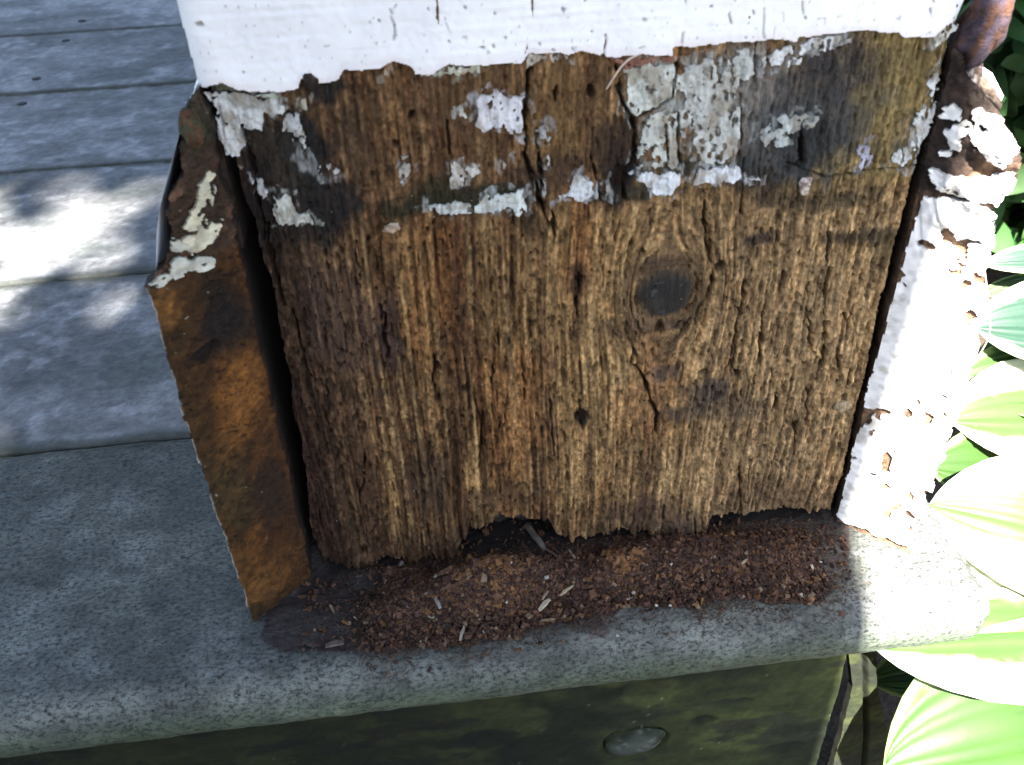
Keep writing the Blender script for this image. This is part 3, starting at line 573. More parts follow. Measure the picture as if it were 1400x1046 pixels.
# ------------------------------------------------------------------ the two mitred trim boards
def build_trim(side):
    """side -1 left, +1 right: mitred end face seen from the front, board running back along the post"""
    res = .0017; ds = np.arange(-.002, .125, res); zt_ = np.arange(-.002, .96, res)
    D, Zt = np.meshgrid(ds, zt_)
    if side < 0:
        dm = np.interp(Zt, [0, .445, .70, .712, .74, .785, .80, .829, .85, .893, .932, .95], [.100, .111, .110, .108, .074, .068, .074, .052, .036, .030, .010, -.01])
        dm = dm + .016 * (fbm(Zt * 34, D * 22, 120) - .5) * sst(.70, .73, Zt) + .003 * (noise(Zt * 60, 0 * D, 121) - .5)
    else:
        dm = np.interp(Zt, [0, .18, .28, .38, .465, .573, .644, .69, .72, .757, .80, .82, .841, .887, .93, .95], [.099, .103, .104, .107, .103, .100, .089, .080, .084, .092, .086, .078, .062, .024, .004, -.01])
        dm = dm + .012 * (fbm(Zt * 28, D * 20, 122) - .5) + .005 * (noise(Zt * 70, 0 * D, 123) - .5)
    x0, y0 = (-.012, .008) if side < 0 else (1.001, -.002)
    Ux, Uy = (-1., -1.) if side < 0 else (1., -1.)
    Nn = np.array((.7071, -.7071, 0)) if side < 0 else np.array((-.7071, -.7071, 0))
    lab = 'orange brown mitred trim board end with peeling cream paint at its top' if side < 0 else 'sunlit mitred trim board end in blistered white paint that also paints its sun glare'
    root_loc = (x0 + Ux * .05, .5, 0)
    t = bpy.data.objects.new('trim_board', None); COL.objects.link(t); t.parent = post; t['label'] = lab
    t.location = [(a - b) * S for a, b in zip(root_loc, (.5, .5, 0))]
    lowz = 1 - sst(.69, .72, Zt)
    Hh = .006 * (fbm(D * 30, Zt * 16, 130) - .5) + .004 * (fbm(D * 90, Zt * 90, 131, 3) - .5)
    c = np.ones(D.shape + (3,))
    if side < 0:
        rings = noise((D * .9 + Zt * .75) * 70 + 3 * fbm(D * 8, Zt * 8, 132), (D - Zt) * 6, 133)
        Hh += .003 * (rings - .5)
        c = c * np.array((.175, .082, .026))
        c = mixc(c, (.36, .16, .035), sst(.5, .72, fbm(D * 9 + 4, Zt * 6, 134)) * .75); c = mixc(c, (.07, .045, .018), sst(.5, .68, fbm(D * 12, Zt * 8, 135)) * .8)
        c = mixc(c, (.40, .17, .035), np.exp(-(((D - .035) / .04) ** 2 + ((Zt - .47) / .07) ** 2)) * .65)
        c = mixc(c, (.38, .17, .04), np.exp(-(((D - .095) / .025) ** 2 + ((Zt - .66) / .04) ** 2)) * .6)
        c = mixc(c, (.38, .17, .035), np.exp(-(((D - .06) / .05) ** 2 + ((Zt - .07) / .06) ** 2)) * .45)
        c = mixc(c, (.02, .016, .012), np.exp(-(((D - .03) / .035) ** 2 + ((Zt - .62) / .07) ** 2)) * .85)
        c = mixc(c, (.13, .085, .028), sst(.05, .11, D) * .5)
        c *= (.75 + .5 * rings)[..., None]
        c = c * .36 * np.array((1.1, .95, .8))  # whole end face darkened to paint in the weaker light on the left
        for gd, gz_, rd_, rz_, cc_, st_ in [(.035, .47, .035, .075, (.26, .105, .022), .75), (.06, .40, .03, .05, (.22, .09, .02), .5), (.097, .665, .018, .035, (.25, .11, .025), .7), (.07, .07, .04, .05, (.20, .085, .02), .6), (.03, .25, .03, .09, (.018, .012, .008), .7), (.035, .60, .035, .06, (.012, .009, .008), .85), (.08, .30, .03, .10, (.075, .045, .014), .6)]:
            gd_ = np.hypot((D - gd) / rd_, (Zt - gz_) / rz_) + .9 * (fbm(D * 40, Zt * 30 + gz_ * 50, 156) - .5); c = mixc(c, np.array(cc_), (1 - sst(.3, 1.2, gd_)) * st_)
        fc_ = fbm(D * 120 + Zt * 60, Zt * 110 - D * 60, 153, 3); Hh += .005 * (fc_ - .5); c *= (.6 + .8 * fc_)[..., None]
        ck = np.abs(fbm(D * 24 + 3, Zt * 60 - D * 30, 154, 3) - .5); Hh -= .005 * (1 - sst(.004, .012, ck)); c = mixc(c, (.015, .01, .007), (1 - sst(.004, .012, ck)) * .7)
        gouge = np.hypot((D - .066 + (Zt - .57) * .5) / .022, (Zt - .567) / .014) + .6 * (fbm(D * 60, Zt * 60, 136) - .5)
        gm = 1 - sst(.6, 1.1, gouge); Hh -= .014 * gm; c = mixc(c, (.012, .009, .007), gm * .9)
        upc = mixc(np.ones(D.shape + (3,)) * np.array((.06, .035, .02)), (.16, .085, .05), sst(.5, .7, fbm(D * 40, Zt * 30, 137)))
        upc = mixc(upc, (.03, .035, .02), sst(.85, .88, Zt) * .7)
        c = c * lowz[..., None] + upc * (1 - lowz[..., None])
        Hh += (1 - lowz) * (.024 * (fbm(D * 26, Zt * 30 + D * 25, 138) - .62) + .016 * (fbm(D * 80, Zt * 95 + D * 50, 152) - .5))
        c = mixc(c, (.5, .48, .4), (noise(D * 190, Zt * 190, 139) > .985) * .6)
        c = mixc(c, (.55, .52, .45), (1 - sst(.0005, .0028, dm - D)) * lowz * (noise(Zt * 60, 0 * D, 140) > .4) * .8)
    else:
        c = c * np.array((.21, .125, .075)); c = mixc(c, (.10, .055, .035), sst(.45, .7, fbm(D * 60, Zt * 12, 141)) * .7)
        fz = noise(D * 150 - Zt * 40, Zt * 16, 142); Hh += .003 * (fz - .5); c *= (.7 + .6 * fz)[..., None]
        c = mixc(c, (.022, .017, .016), (1 - lowz) * sst(.085, .02, D + .25 * (fbm(D * 14, Zt * 12, 143) - .5)) * .9)
        Hh += (1 - lowz) * (.014 * (fbm(D * 45, Zt * 40, 145) - .5) + .008 * (fbm(D * 130, Zt * 110, 146, 3) - .5))
        c = mixc(c, (.05, .03, .024), (1 - lowz) * sst(.4, .65, fbm(D * 50, Zt * 44, 147)) * .7)
        folds = np.sin((Zt + .35 * D + .02 * fbm(D * 30, Zt * 20, 144)) * 2 * math.pi / .062)
        fw = sst(.62, .68, Zt) * sst(.86, .8, Zt)
        Hh += .010 * folds * fw * sst(.01, .05, D)
        for pts in [[(0.004, .70), (.022, .60)], [(.008, .73), (.03, .67)]]:
            d, _ = segdist(D, Zt, *pts); Hh -= .006 * (1 - sst(.001, .003, d))
    Pm = np.stack([x0 + Ux * D + Nn[0] * Hh, y0 + Uy * D + Nn[1] * Hh, Zt], -1)
    Mm = (D < dm) & (Zt >= -.001) & (D > .003 * noise(Zt * 50, 0 * D, 150))
    fw = fw if side > 0 else 0
    face_o = relief('mitre_face', Pm, Nn, fmask(Mm), MAT['endgrain'], t, c, .03, (.02, .013, .01), dirb=(0, 1, 0))  # dark rim colour paints shade into the gap beside the post
    # painted board behind the mitre, swept back along the post
    prof = [(.096, 0), (.098, .2), (.101, .45), (.103, .69), (.101, .708), (.100, .722), (.094, .74), (.088, .77), (.078, .80), (.064, .835), (.050, .865), (.036, .895), (.020, .925), (-.004, .945)] if side < 0 else \
           [(.094, 0), (.098, .2), (.100, .45), (.090, .62), (.076, .70), (.078, .76), (.070, .81), (.052, .84), (.018, .885), (-.004, .93)]
    prof = np.array(prof); n_ = len(prof)
    rows = []
    for y in list(np.linspace(0, .18, 10)) + [.5, 1.13]:
        wv_ = .006 * (fbm(prof[:, 1] * 20, prof[:, 0] * 0 + y * 30, 151) - .5)
        if side > 0 and y > .10:    # intact wider cap moulding further back on the right
            cap = np.interp(prof[:, 1], [0, .66, .74, .80, .84, .93], [0, 0, .05, .085, .085, .0]) * min(1, (y - .08) / .06)
        else: cap = 0
        rows.append(np.stack([x0 + Ux * (prof[:, 0] + wv_ + cap), np.maximum(y0 - prof[:, 0] + .016, -9) + y, prof[:, 1]], -1))
    V = np.array(rows); ii = np.arange(V.shape[0] * n_).reshape(-1, n_)
    q = np.stack([ii[:-1, :-1], ii[:-1, 1:], ii[1:, 1:], ii[1:, :-1]], -1).reshape(-1, 4)
    mesh_obj('painted_side', V.reshape(-1, 3), [q, ii[-1][None, :]], MAT['paint'], t, np.tile((.76, .78, .83), (V.shape[0] * n_, 1)), True)
    # body filling the board so that nothing shows through
    bx0, bx1 = sorted((x0 + Ux * .004, x0 + Ux * .088)); mesh_obj('board_core', box_verts(bx0, bx1, .03, 1.1, .0, .68), [box_faces()], MAT['endgrain'], t, np.tile((.02, .014, .01), (8, 1)), False)  # core coloured near black as painted shade for the gap by the post
    bx0, bx1 = sorted((x0 + Ux * .0, x0 + Ux * .03)); mesh_obj('moulding_core', box_verts(bx0, bx1, .04, 1.1, .682, .86), [box_faces()], MAT['endgrain'], t, np.tile((.04, .028, .02), (8, 1)), False)
    def dz(u):
        Xh = hit(u, (1, -1, 0), x0 - y0) if side < 0 else hit(u, (1, 1, 0), x0 + y0)
        return ((y0 - Xh[1]), Xh[2])
    def flake(polys, er, colr, thick, seed, mask=None):
        if polys is not None:
            fp = [dz(u) for u in polys]
            wd = D + .014 * (fbm(D * 90, Zt * 80, seed, 4) - .5); wz = Zt + .017 * (fbm(D * 80, Zt * 75, seed + 1, 4) - .5)
            m = inpoly(wd, wz, fp)
        else: m = mask
        m &= (.45 * fbm(D * 60, Zt * 50, seed + 2, 3) + .55 * fbm(D * 150, Zt * 140, seed + 7, 3) > er + .1) & (D < dm + .002)
        F = fmask(m)
        if F.sum() < 6: return
        hh = Hh * (.5 if side < 0 else .12 + .8 * fw) + thick + (.006 if side < 0 else .0022) * (fbm(D * 50, Zt * 45, seed + 3) - .4) + (.006 if side < 0 else .001) * (fbm(D * 160, Zt * 140, seed + 9, 3) - .5)
        cc = np.ones(D.shape + (3,)) * np.array(colr); cc = mixc(cc, (.22, .18, .11), sst(.5, .75, fbm(D * 60, Zt * 50, seed + 4)) * .5)
        cc *= (.8 + .4 * noise(D * 120, Zt * 110, seed + 5))[..., None]
        Pf = np.stack([x0 + Ux * D + Nn[0] * hh, y0 + Uy * D + Nn[1] * hh, Zt], -1)
        o = relief('paint_flake', Pf, Nn, F, MAT['flake'] if side < 0 else MAT['flake_sun'], face_o, cc, thick, np.array(colr) * .5)
    if side < 0:
        e8 = lambda p: z1(p, (200, 100), 3.267)
        for k, (pl, cc) in enumerate([(e8([(235, 500), (262, 438), (292, 460), (270, 520), (297, 530), (270, 605), (220, 692), (160, 692), (200, 610)]), (.60, .56, .40)),
                       (e8([(180, 732), (250, 650), (318, 638), (312, 722), (262, 775), (240, 812), (180, 792), (150, 770)]), (.60, .57, .42)),
                       (e8([(55, 770), (130, 738), (200, 785), (240, 812), (150, 803), (80, 803)]), (.56, .55, .46)),
                       (e8([(-4, 935), (100, 862), (130, 812), (200, 830), (293, 812), (293, 852), (200, 892), (120, 912), (40, 948)]), (.58, .57, .48)),
                       (e8([(300, 505), (312, 500), (314, 530), (302, 535)]), (.5, .48, .4))]):
            flake(pl, .25, cc, .005, 1000 + 10 * k)
    else:
        PW = (.80, .80, .79)  # paint kept this pale so that the white carries the sun glare
        edge = np.interp(Zt, [0, .3, .5, .65, .72, .75], [.002, .003, .007, .018, .026, .05])
        holes_ = sst(.67, .70, fbm(D * 44, Zt * 32, 160)) > .5
        for pts in [z1([(930, 850), (975, 870), (965, 905), (910, 930), (940, 890)], (980, 300)), z1([(880, 780), (915, 800), (910, 830)], (980, 300)), z1([(1050, 110), (1075, 75), (1090, 95), (1160, 60), (1190, 95), (1130, 100), (1100, 140)], (980, 300)),
                    z1([(680, 945), (715, 930), (690, 970)], (980, 300)), z1([(1045, 670), (1065, 668), (1055, 690)], (980, 300)), z1([(530, 10), (565, 8), (550, 25)], (980, 640), 2.576), z1([(575, 155), (630, 125), (668, 112), (640, 140), (610, 160), (625, 180)], (980, 640), 2.576), z1([(645, 75), (700, 92), (735, 62), (690, 112)], (980, 640), 2.576)]:
            holes_ |= inpoly(D + .006 * (fbm(D * 80, Zt * 80, 165) - .5), Zt + .006 * (fbm(D * 80, Zt * 80, 166) - .5), [dz(u) for u in pts])
        flake(None, -.2, PW, .006, 1100, (Zt < .70 + .012 * noise(D * 60, 0 * D, 161)) & (D > edge * .35 + .006 * (fbm(D * 50, Zt * 60, 162) - .5)) & ~holes_ & (Zt > .006 + .022 * noise(D * 70, 0 * D, 163)))
        e7 = lambda p: z1(p, (1140, 100), 2.615)
        for k, pl in enumerate([e7([(330, 335), (420, 345), (520, 370), (600, 375), (640, 330), (645, 420), (590, 465), (500, 440), (420, 430), (370, 395)]),
                                e7([(385, 120), (440, 105), (468, 130), (460, 165), (390, 155)]), e7([(420, 180), (470, 160), (500, 200), (470, 215), (465, 270), (410, 270), (400, 215)]),
                                e7([(365, 275), (420, 290), (410, 308), (370, 295)]), e7([(500, 130), (540, 110), (600, 150), (668, 230), (668, 270), (620, 330), (540, 300), (545, 250), (490, 225)]),
                                e7([(430, 455), (500, 445), (560, 480), (600, 500), (600, 560), (550, 590), (480, 580), (430, 590)])]):
            flake(pl, .24, PW, .008, 1200 + 10 * k)
    return t
build_trim(-1); build_trim(1)
# --- curled rotten stub of the cap moulding at the top right corner
def lump(name, center, rad, mat, parent, c0, c1, seed, disp=.25, rows=26, cols=34, loc=None, axis=None):
    th = np.linspace(0, math.pi, rows); ph = np.linspace(0, 2 * math.pi, cols + 1)[:-1]
    T, Ph = np.meshgrid(th, ph, indexing='ij')
    dvec = np.stack([np.sin(T) * np.cos(Ph), np.sin(T) * np.sin(Ph), np.cos(T)], -1)
    f = 1 + disp * 2 * (fbm(dvec[..., 0] * 2.2 + 9, dvec[..., 2] * 2.2 + dvec[..., 1] * 1.7 + 5, seed) - .5) + disp * .5 * (fbm(dvec[..., 0] * 7 + 9, dvec[..., 2] * 7 + dvec[..., 1] * 5, seed + 1) - .5)
    Vv = dvec * f[..., None] * np.array(rad)
    if axis is not None: Vv = Vv @ np.array(axis).T
    Vv = Vv + np.array(center)
    cc = mixc(np.ones(T.shape + (3,)) * np.array(c0), c1, sst(.45, .6, fbm(dvec[..., 0] * 3 + 2, dvec[..., 2] * 3 + dvec[..., 1] * 3, seed + 2)))
    ii = np.arange(T.size).reshape(T.shape); ij = np.roll(ii, -1, 1)
    return mesh_obj(name, Vv.reshape(-1, 3), [np.stack([ii[:-1], ij[:-1], ij[1:], ii[1:]], -1).reshape(-1, 4)], mat, parent, cc.reshape(-1, 3), True, loc)
q = hit((1343, 35), (0, 1, 0), .01); lump('curled_moulding', q, (.030, .03, .060), MAT['endgrain'], post, (.085, .040, .026), (.06, .045, .065), 170, .3, axis=Matrix.Rotation(.25, 3, 'Y'))
q = hit((1322, 100), (0, 1, 0), .015); lump('moulding_stub', q, (.018, .022, .040), MAT['endgrain'], post, (.07, .045, .038), (.30, .28, .28), 175, .3)
q = hit((1345, 125), (0, 1, 0), .02); lump('moulding_stub', q, (.012, .03, .042), MAT['endgrain'], post, (.12, .09, .07), (.06, .04, .03), 178, .25, axis=Matrix.Rotation(-.7, 3, 'Y'))
q = hit((262, 178), (1, -1, 0), -.02); lump('moulding_stub', q + np.array((0, .004, 0)), (.015, .02, .026), MAT['endgrain'], post, (.07, .065, .035), (.12, .06, .03), 180, .3)
q = hit((425, 108), (0, 1, 0), 0); lump('wood_stub', q, (.012, .012, .014), MAT['rotten'], post, (.05, .035, .025), (.03, .02, .015), 183, .3)

# ------------------------------------------------------------------ crumbled rot on the tread
def mound(x, y):
    def gz(u, r1, r2, hh):
        p = deckp(u); return hh * np.exp(-(((x - p[0]) / r1) ** 2 + ((y - p[1]) / r2) ** 2))
    m = gz((655, 812), .08, .045, .050) + gz((700, 800), .08, .035, .022) + gz((590, 830), .09, .05, .03) + gz((740, 800), .08, .05, .03) + gz((850, 785), .05, .04, .034) + gz((930, 765), .10, .055, .03) + gz((1050, 770), .10, .055, .022) + gz((830, 800), .10, .05, .012)
    m = m + gz((460, 830), .09, .06, .012) + gz((510, 790), .07, .03, .02)
    return np.maximum(m - .006, 0) + .0
main_poly = [deckp(u) for u in [(500, 862), (520, 888), (600, 882), (690, 872), (745, 852), (800, 846), (868, 826), (950, 830), (1012, 816), (1110, 828), (1125, 800), (1112, 735), (1000, 716), (960, 690), (620, 690), (540, 770)]]
mx = np.arange(.0, .98, .004); my = np.arange(-.235, .12, .004); MX, MY = np.meshgrid(mx, my)
MZ = mound(MX, MY) * (1 + .5 * (fbm(MX * 30, MY * 30, 190) - .5)) + .004 * (noise(MX * 90, MY * 90, 191) - .3) - .002
MM = (mound(MX, MY) > .003) & inpoly(MX + .03 * (fbm(MX * 20, MY * 20, 192) - .5), MY + .03 * (fbm(MX * 20, MY * 20, 193) - .5), main_poly)
mc = mixc(np.ones(MX.shape + (3,)) * np.array((.045, .027, .019)), (.12, .055, .022), sst(.5, .7, fbm(MX * 10, MY * 10, 194)) * .6)
pile = relief('rot_dust', np.stack([MX, MY, np.maximum(MZ, .001)], -1), (0, 0, 1), fmask(MM), MAT['crumb'], None, mc, .01)
pile['kind'] = 'stuff'; pile['label'] = 'brown mound of crumbled rotten wood at the foot of the post'; pile['category'] = 'debris'
NC = 27000
cx_ = rng.uniform(-.03, 1.0, NC * 4); cy_ = rng.uniform(-.235, .09, NC * 4)
inn = inpoly(cx_ + .035 * (fbm(cx_ * 18, cy_ * 18, 195) - .5), cy_ + .035 * (fbm(cx_ * 18, cy_ * 18, 196) - .5), main_poly)
dens = np.where(inn, .25 + .75 * sst(.002, .02, mound(cx_, cy_)), .0012 + .022 * inpoly(cx_, cy_, dust_poly))
dens = dens * np.where(cy_ > -.012, .06, 1)
keep = rng.uniform(0, 1, NC * 4) < dens
cx_, cy_, inn = cx_[keep][:NC], cy_[keep][:NC], inn[keep][:NC]; nC = len(cx_)
cz_ = mound(cx_, cy_) * (1 + .5 * (fbm(cx_ * 30, cy_ * 30, 190) - .5)) + .002 + rng.uniform(0, .006, nC) * inn
# nosing curve for crumbs over the edge
yy = np.clip((-.179 - cy_) / R, 0, .99); cz_ -= R * (1 - np.sqrt(1 - yy ** 2))
size = rng.lognormal(math.log(.0020), .42, nC); size = np.clip(size, .0010, .0062)
cube = np.array([[-1, -1, -1], [1, -1, -1], [1, 1, -1], [-1, 1, -1], [-1, -1, 1], [1, -1, 1], [1, 1, 1], [-1, 1, 1]], float)
v = cube[None] * (1 + .55 * (rng.uniform(0, 1, (nC, 8, 3)) - .5)) * (size[:, None, None] * np.stack([rng.uniform(.8, 2.2, nC), rng.uniform(.5, 1, nC), rng.uniform(.4, .9, nC)], -1)[:, None, :])
qa = rng.normal(size=(nC, 4)); qa[:, 1:3] *= .5; qa /= np.linalg.norm(qa, axis=1)[:, None]
w_, x_, y_, z_ = qa.T
Rm = np.stack([1 - 2 * (y_ ** 2 + z_ ** 2), 2 * (x_ * y_ - z_ * w_), 2 * (x_ * z_ + y_ * w_), 2 * (x_ * y_ + z_ * w_), 1 - 2 * (x_ ** 2 + z_ ** 2), 2 * (y_ * z_ - x_ * w_), 2 * (x_ * z_ - y_ * w_), 2 * (y_ * z_ + x_ * w_), 1 - 2 * (x_ ** 2 + y_ ** 2)], -1).reshape(-1, 3, 3)
v = np.einsum('nij,nkj->nki', Rm, v) + np.stack([cx_, cy_, cz_], -1)[:, None, :]
pal = np.array([(.058, .030, .022), (.118, .060, .040), (.18, .092, .052), (.20, .10, .04), (.28, .20, .13), (.55, .5, .42)])
gin = np.zeros(nC)
for u, rr_ in [((680, 795), .055), ((850, 785), .03), ((640, 770), .03)]:
    p = deckp(u); gin = np.maximum(gin, np.exp(-(((cx_ - p[0]) / rr_) ** 2 + ((cy_ - p[1]) / (rr_ * 1.2)) ** 2)))
pick = rng.choice(6, nC, p=[.36, .34, .18, .07, .045, .005]); pick = np.where(rng.uniform(0, 1, nC) < gin * .6, 3, pick)
ccol = (.58 + .35 * gin)[:, None] * pal[pick] * rng.uniform(.7, 1.25, nC)[:, None]
fidx = box_faces()[None] + 8 * np.arange(nC)[:, None, None]
cr = mesh_obj('rot_crumbs', v.reshape(-1, 3), [fidx.reshape(-1, 4)], MAT['crumb'], None, np.repeat(ccol, 8, 0), False)
cr['kind'] = 'stuff'; cr['label'] = 'loose brown crumbs of rotten wood scattered on the deck edge'; cr['category'] = 'debris'

# finest powder, thinning out round the pile
ND = 46000
dxy = np.stack([rng.uniform(-.03, 1.03, ND * 4), rng.uniform(-.24, .02, ND * 4)], -1)
wn = .05 * (fbm(dxy[:, 0] * 9, dxy[:, 1] * 9, 197) - .5)
dd_ = np.full(len(dxy), 9.)
for i in range(len(main_poly)):
    dd_ = np.minimum(dd_, segdist(dxy[:, 0], dxy[:, 1], main_poly[i], main_poly[(i + 1) % len(main_poly)])[0])
ins = inpoly(dxy[:, 0] + wn, dxy[:, 1] + wn, main_poly)
pr = np.where(ins, .35 + .25 * noise(dxy[:, 0] * 30, dxy[:, 1] * 30, 198), .45 * np.exp(-dd_ / .022) * sst(.3, .6, fbm(dxy[:, 0] * 22, dxy[:, 1] * 22, 199)) + .004)
dxy = dxy[rng.uniform(0, 1, len(dxy)) < pr][:ND]; nD = len(dxy)
dz_ = mound(dxy[:, 0], dxy[:, 1]) * (1 + .5 * (fbm(dxy[:, 0] * 30, dxy[:, 1] * 30, 190) - .5)) + .0015 + rng.uniform(0, .004, nD) * (mound(dxy[:, 0], dxy[:, 1]) > .004)
yy = np.clip((-.179 - dxy[:, 1]) / R, 0, .99); dz_ -= R * (1 - np.sqrt(1 - yy ** 2))
tet = rng.normal(size=(nD, 4, 3)); tet /= np.linalg.norm(tet, axis=2)[..., None]; tet *= rng.uniform(.0010, .0028, nD)[:, None, None]
tv = tet + np.stack([dxy[:, 0], dxy[:, 1], dz_], -1)[:, None, :]
tf = (np.array([[0, 1, 2], [0, 2, 3], [0, 3, 1], [1, 3, 2]])[None] + 4 * np.arange(nD)[:, None, None]).reshape(-1, 3)
tc_ = np.array([(.05, .03, .022), (.085, .048, .03), (.13, .07, .035), (.16, .075, .03)])[rng.choice(4, nD, p=[.4, .35, .15, .1])] * rng.uniform(.6, 1.2, nD)[:, None]
pw = mesh_obj('rot_powder', tv.reshape(-1, 3), [tf], MAT['crumb'], None, np.repeat(tc_, 4, 0), False)
pw['kind'] = 'stuff'; pw['label'] = 'fine brown rot powder thinning out over the grey deck edge'; pw['category'] = 'debris'

# ------------------------------------------------------------------ single splinters and bits
def splinter(name, u0, u1, wpx, label, cat, colr=(.42, .36, .28), z=None, group=None, lift=.006, seed=0, thick=.5):
    a_, b_ = deckp(u0), deckp(u1)
    def zat(p):
        m = float(mound(np.array([p[0]]), np.array([p[1]]))[0]); y = np.clip((-.179 - p[1]) / R, 0, .99); return m + lift - R * (1 - math.sqrt(1 - y * y))
    za, zb_ = zat(a_), zat(b_)
    # keep the pixel position while raising the point
    A = hit(u0, (0, 0, 1), za); B = hit(u1, (0, 0, 1), zb_); d = B - A; L = np.linalg.norm(d); d /= L
    sd = np.cross(d, (0, 0, 1.)); sd /= np.linalg.norm(sd); upv = np.cross(sd, d); wv = wpx / 1500
    rs = np.random.default_rng(seed + 1); n_ = 7; V = []
    for k in range(n_):
        s_ = k / (n_ - 1); ww = wv * (.55 + .5 * math.sin(math.pi * min(max(s_, .12), .88))) * rs.uniform(.8, 1.15)
        cpt = A + d * L * s_ + sd * rs.uniform(-.15, .15) * wv + upv * (.002 * math.sin(3 * s_) + rs.uniform(0, .001))
        for (p_, q_) in ((-1, -thick), (1, -thick * .8), (.9, thick), (-.85, thick * .9)): V.append(cpt + sd * ww * p_ + upv * ww * q_)
    F = []
    for k in range(n_ - 1):
        for j in range(4): F.append((4 * k + j, 4 * k + (j + 1) % 4, 4 * k + 4 + (j + 1) % 4, 4 * k + 4 + j))
    F += [(3, 2, 1, 0), tuple(4 * (n_ - 1) + j for j in range(4))]
    V = np.array(V); cc = .72 * np.array(colr) * rs.uniform(.75, 1.2, (len(V), 1))
    o = mesh_obj(name, V, [np.array(F)], MAT['splinter'], None, cc, False, loc=tuple((A + B) / 2))
    o['label'] = label; o['category'] = cat
    if group: o['group'] = group
    return o
G = 'pale splinters lying in the crumbled rot'
for k, (u0, u1, wp, lb, cl) in enumerate([
        ((601, 788), (597, 803), 4, 'small grey splinter standing near the post foot, left of the ginger heap', (.40, .37, .34)),
        ((594, 816), (602, 832), 5, 'pale grey splinter left of the ginger heap, nearer the deck edge', (.44, .41, .38)),
        ((635, 856), (629, 876), 4, 'pale splinter at the front of the heap near the deck edge', (.40, .35, .28)),
        ((752, 819), (737, 835), 6, 'broad cream splinter lying right of the ginger heap', (.52, .44, .33)),
        ((783, 801), (766, 815), 4, 'thin cream splinter just right of the broad cream one', (.50, .40, .28)),
        ((778, 752), (791, 772), 4, 'pale splinter leaning out of the hollow under the post', (.46, .40, .30)),
        ((756, 779), (778, 792), 3, 'curved thin splinter below the hollow under the post', (.36, .31, .24)),
        ((720, 718), (745, 752), 10, 'broad grey sliver hanging inside the hollow at the post foot', (.20, .175, .15)),
        ((742, 748), (772, 770), 4, 'dark grey sliver across the mouth of the hollow', (.16, .13, .11)),
        ((750, 808), (742, 820), 3, 'tiny tan splinter above the broad cream one', (.34, .26, .18)),
        ((1014, 772), (1022, 765), 4, 'tan chip in the flat crumbs at the right', (.42, .35, .26)),
        ((1108, 771), (1112, 780), 4, 'cream chip at the right end of the crumbs', (.55, .48, .36)),
        ((1105, 826), (1113, 818), 5, 'orange chip at the right front end of the crumbs', (.42, .22, .09)),
        ((947, 826), (957, 832), 6, 'tan rounded chip on the grey deck edge', (.30, .19, .10)),
        ((918, 862), (921, 884), 4, 'reddish upright fleck on the rounded deck edge', (.22, .085, .06)),
        ((846, 888), (843, 904), 3, 'thin tan fleck low on the rounded deck edge', (.36, .24, .18)),
        ((1146, 842), (1156, 838), 6, 'brown crumb alone on the deck edge near the sunlight', (.15, .075, .06)),
        ((1134, 862), (1144, 860), 4, 'small brown crumb below the lone one near the sunlight', (.13, .07, .05)),
        ((895, 828), (899, 829), 3, 'tiny white speck on the deck edge below the crumbs', (.75, .75, .72)),
        ((914, 828), (918, 829), 3, 'second tiny white speck on the deck edge below the crumbs', (.75, .75, .72)),
        ((415, 877), (430, 884), 6, 'dark flat bark flake at the left front of the dust', (.09, .07, .06)),
        ((445, 884), (470, 878), 7, 'grey brown bark flake at the left front of the dust', (.16, .125, .11)),
        ((632, 968), (640, 966), 3, 'tan fleck under the rounded deck edge', (.3, .2, .12))][:22]):
    splinter('wood_splinter', u0, u1, wp, lb, 'splinter', cl, group=G, seed=k * 7)
# thin curved fibres
def fibre(name, pts, wpx, label, cat, colr, parent=None):
    P_ = np.array(pts, float); n_ = 26
    t = np.linspace(0, 1, n_) * (len(P_) - 1); i = np.clip(t.astype(int), 0, len(P_) - 2); f = (t - i)[:, None]
    def cr_(p0, p1, p2, p3, f): return .5 * (2 * p1 + (p2 - p0) * f + (2 * p0 - 5 * p1 + 4 * p2 - p3) * f ** 2 + (3 * p1 - p0 - 3 * p2 + p3) * f ** 3)
    pad = np.vstack([P_[:1], P_, P_[-1:]]); C_ = cr_(pad[i], pad[i + 1], pad[i + 2], pad[i + 3], f)
    tg = np.gradient(C_, axis=0); tg /= np.linalg.norm(tg, axis=1)[:, None] + 1e-9
    s1 = np.cross(tg, (0.3, -1, .2)); s1 /= np.linalg.norm(s1, axis=1)[:, None] + 1e-9; s2 = np.cross(tg, s1)
    r_ = wpx / 1500 * np.interp(np.linspace(0, 1, n_), [0, .1, .8, 1], [.6, 1, .9, .25])[:, None]
    V = np.stack([C_ + r_ * (math.cos(a) * s1 + math.sin(a) * s2) for a in np.linspace(0, 2 * math.pi, 7)[:-1]], 1)
    ii = np.arange(n_ * 6).reshape(n_, 6); ij = np.roll(ii, -1, 1)
    o = mesh_obj(name, V.reshape(-1, 3), [np.stack([ii[:-1], ij[:-1], ij[1:], ii[1:]], -1).reshape(-1, 4)], MAT['splinter'], parent, np.tile(colr, (n_ * 6, 1)), True, None if parent else tuple(C_[n_ // 2]))
    if label: o['label'] = label; o['category'] = cat
    return o
yv = -.020
fibre('dry_needle', [hit(u, (0, 1, 0), y) for u, y in [((829, 122), -.006), ((838, 108), -.016), ((849, 92), -.026), ((862, 80), -.026), ((880, 73), -.018)]], 2.2, 'thin curved dry needle stuck across the paint edge of the post', 'needle', (.55, .45, .38))
fibre('grass_stalk', [hit(u, (1, 1, 0), 1.02) for u in [(1345, 360), (1352, 420), (1353, 455), (1342, 480), (1334, 488)]], 1.6, 'thin pale stalk curving beside the blistered trim edge', 'stalk', (.55, .45, .38))
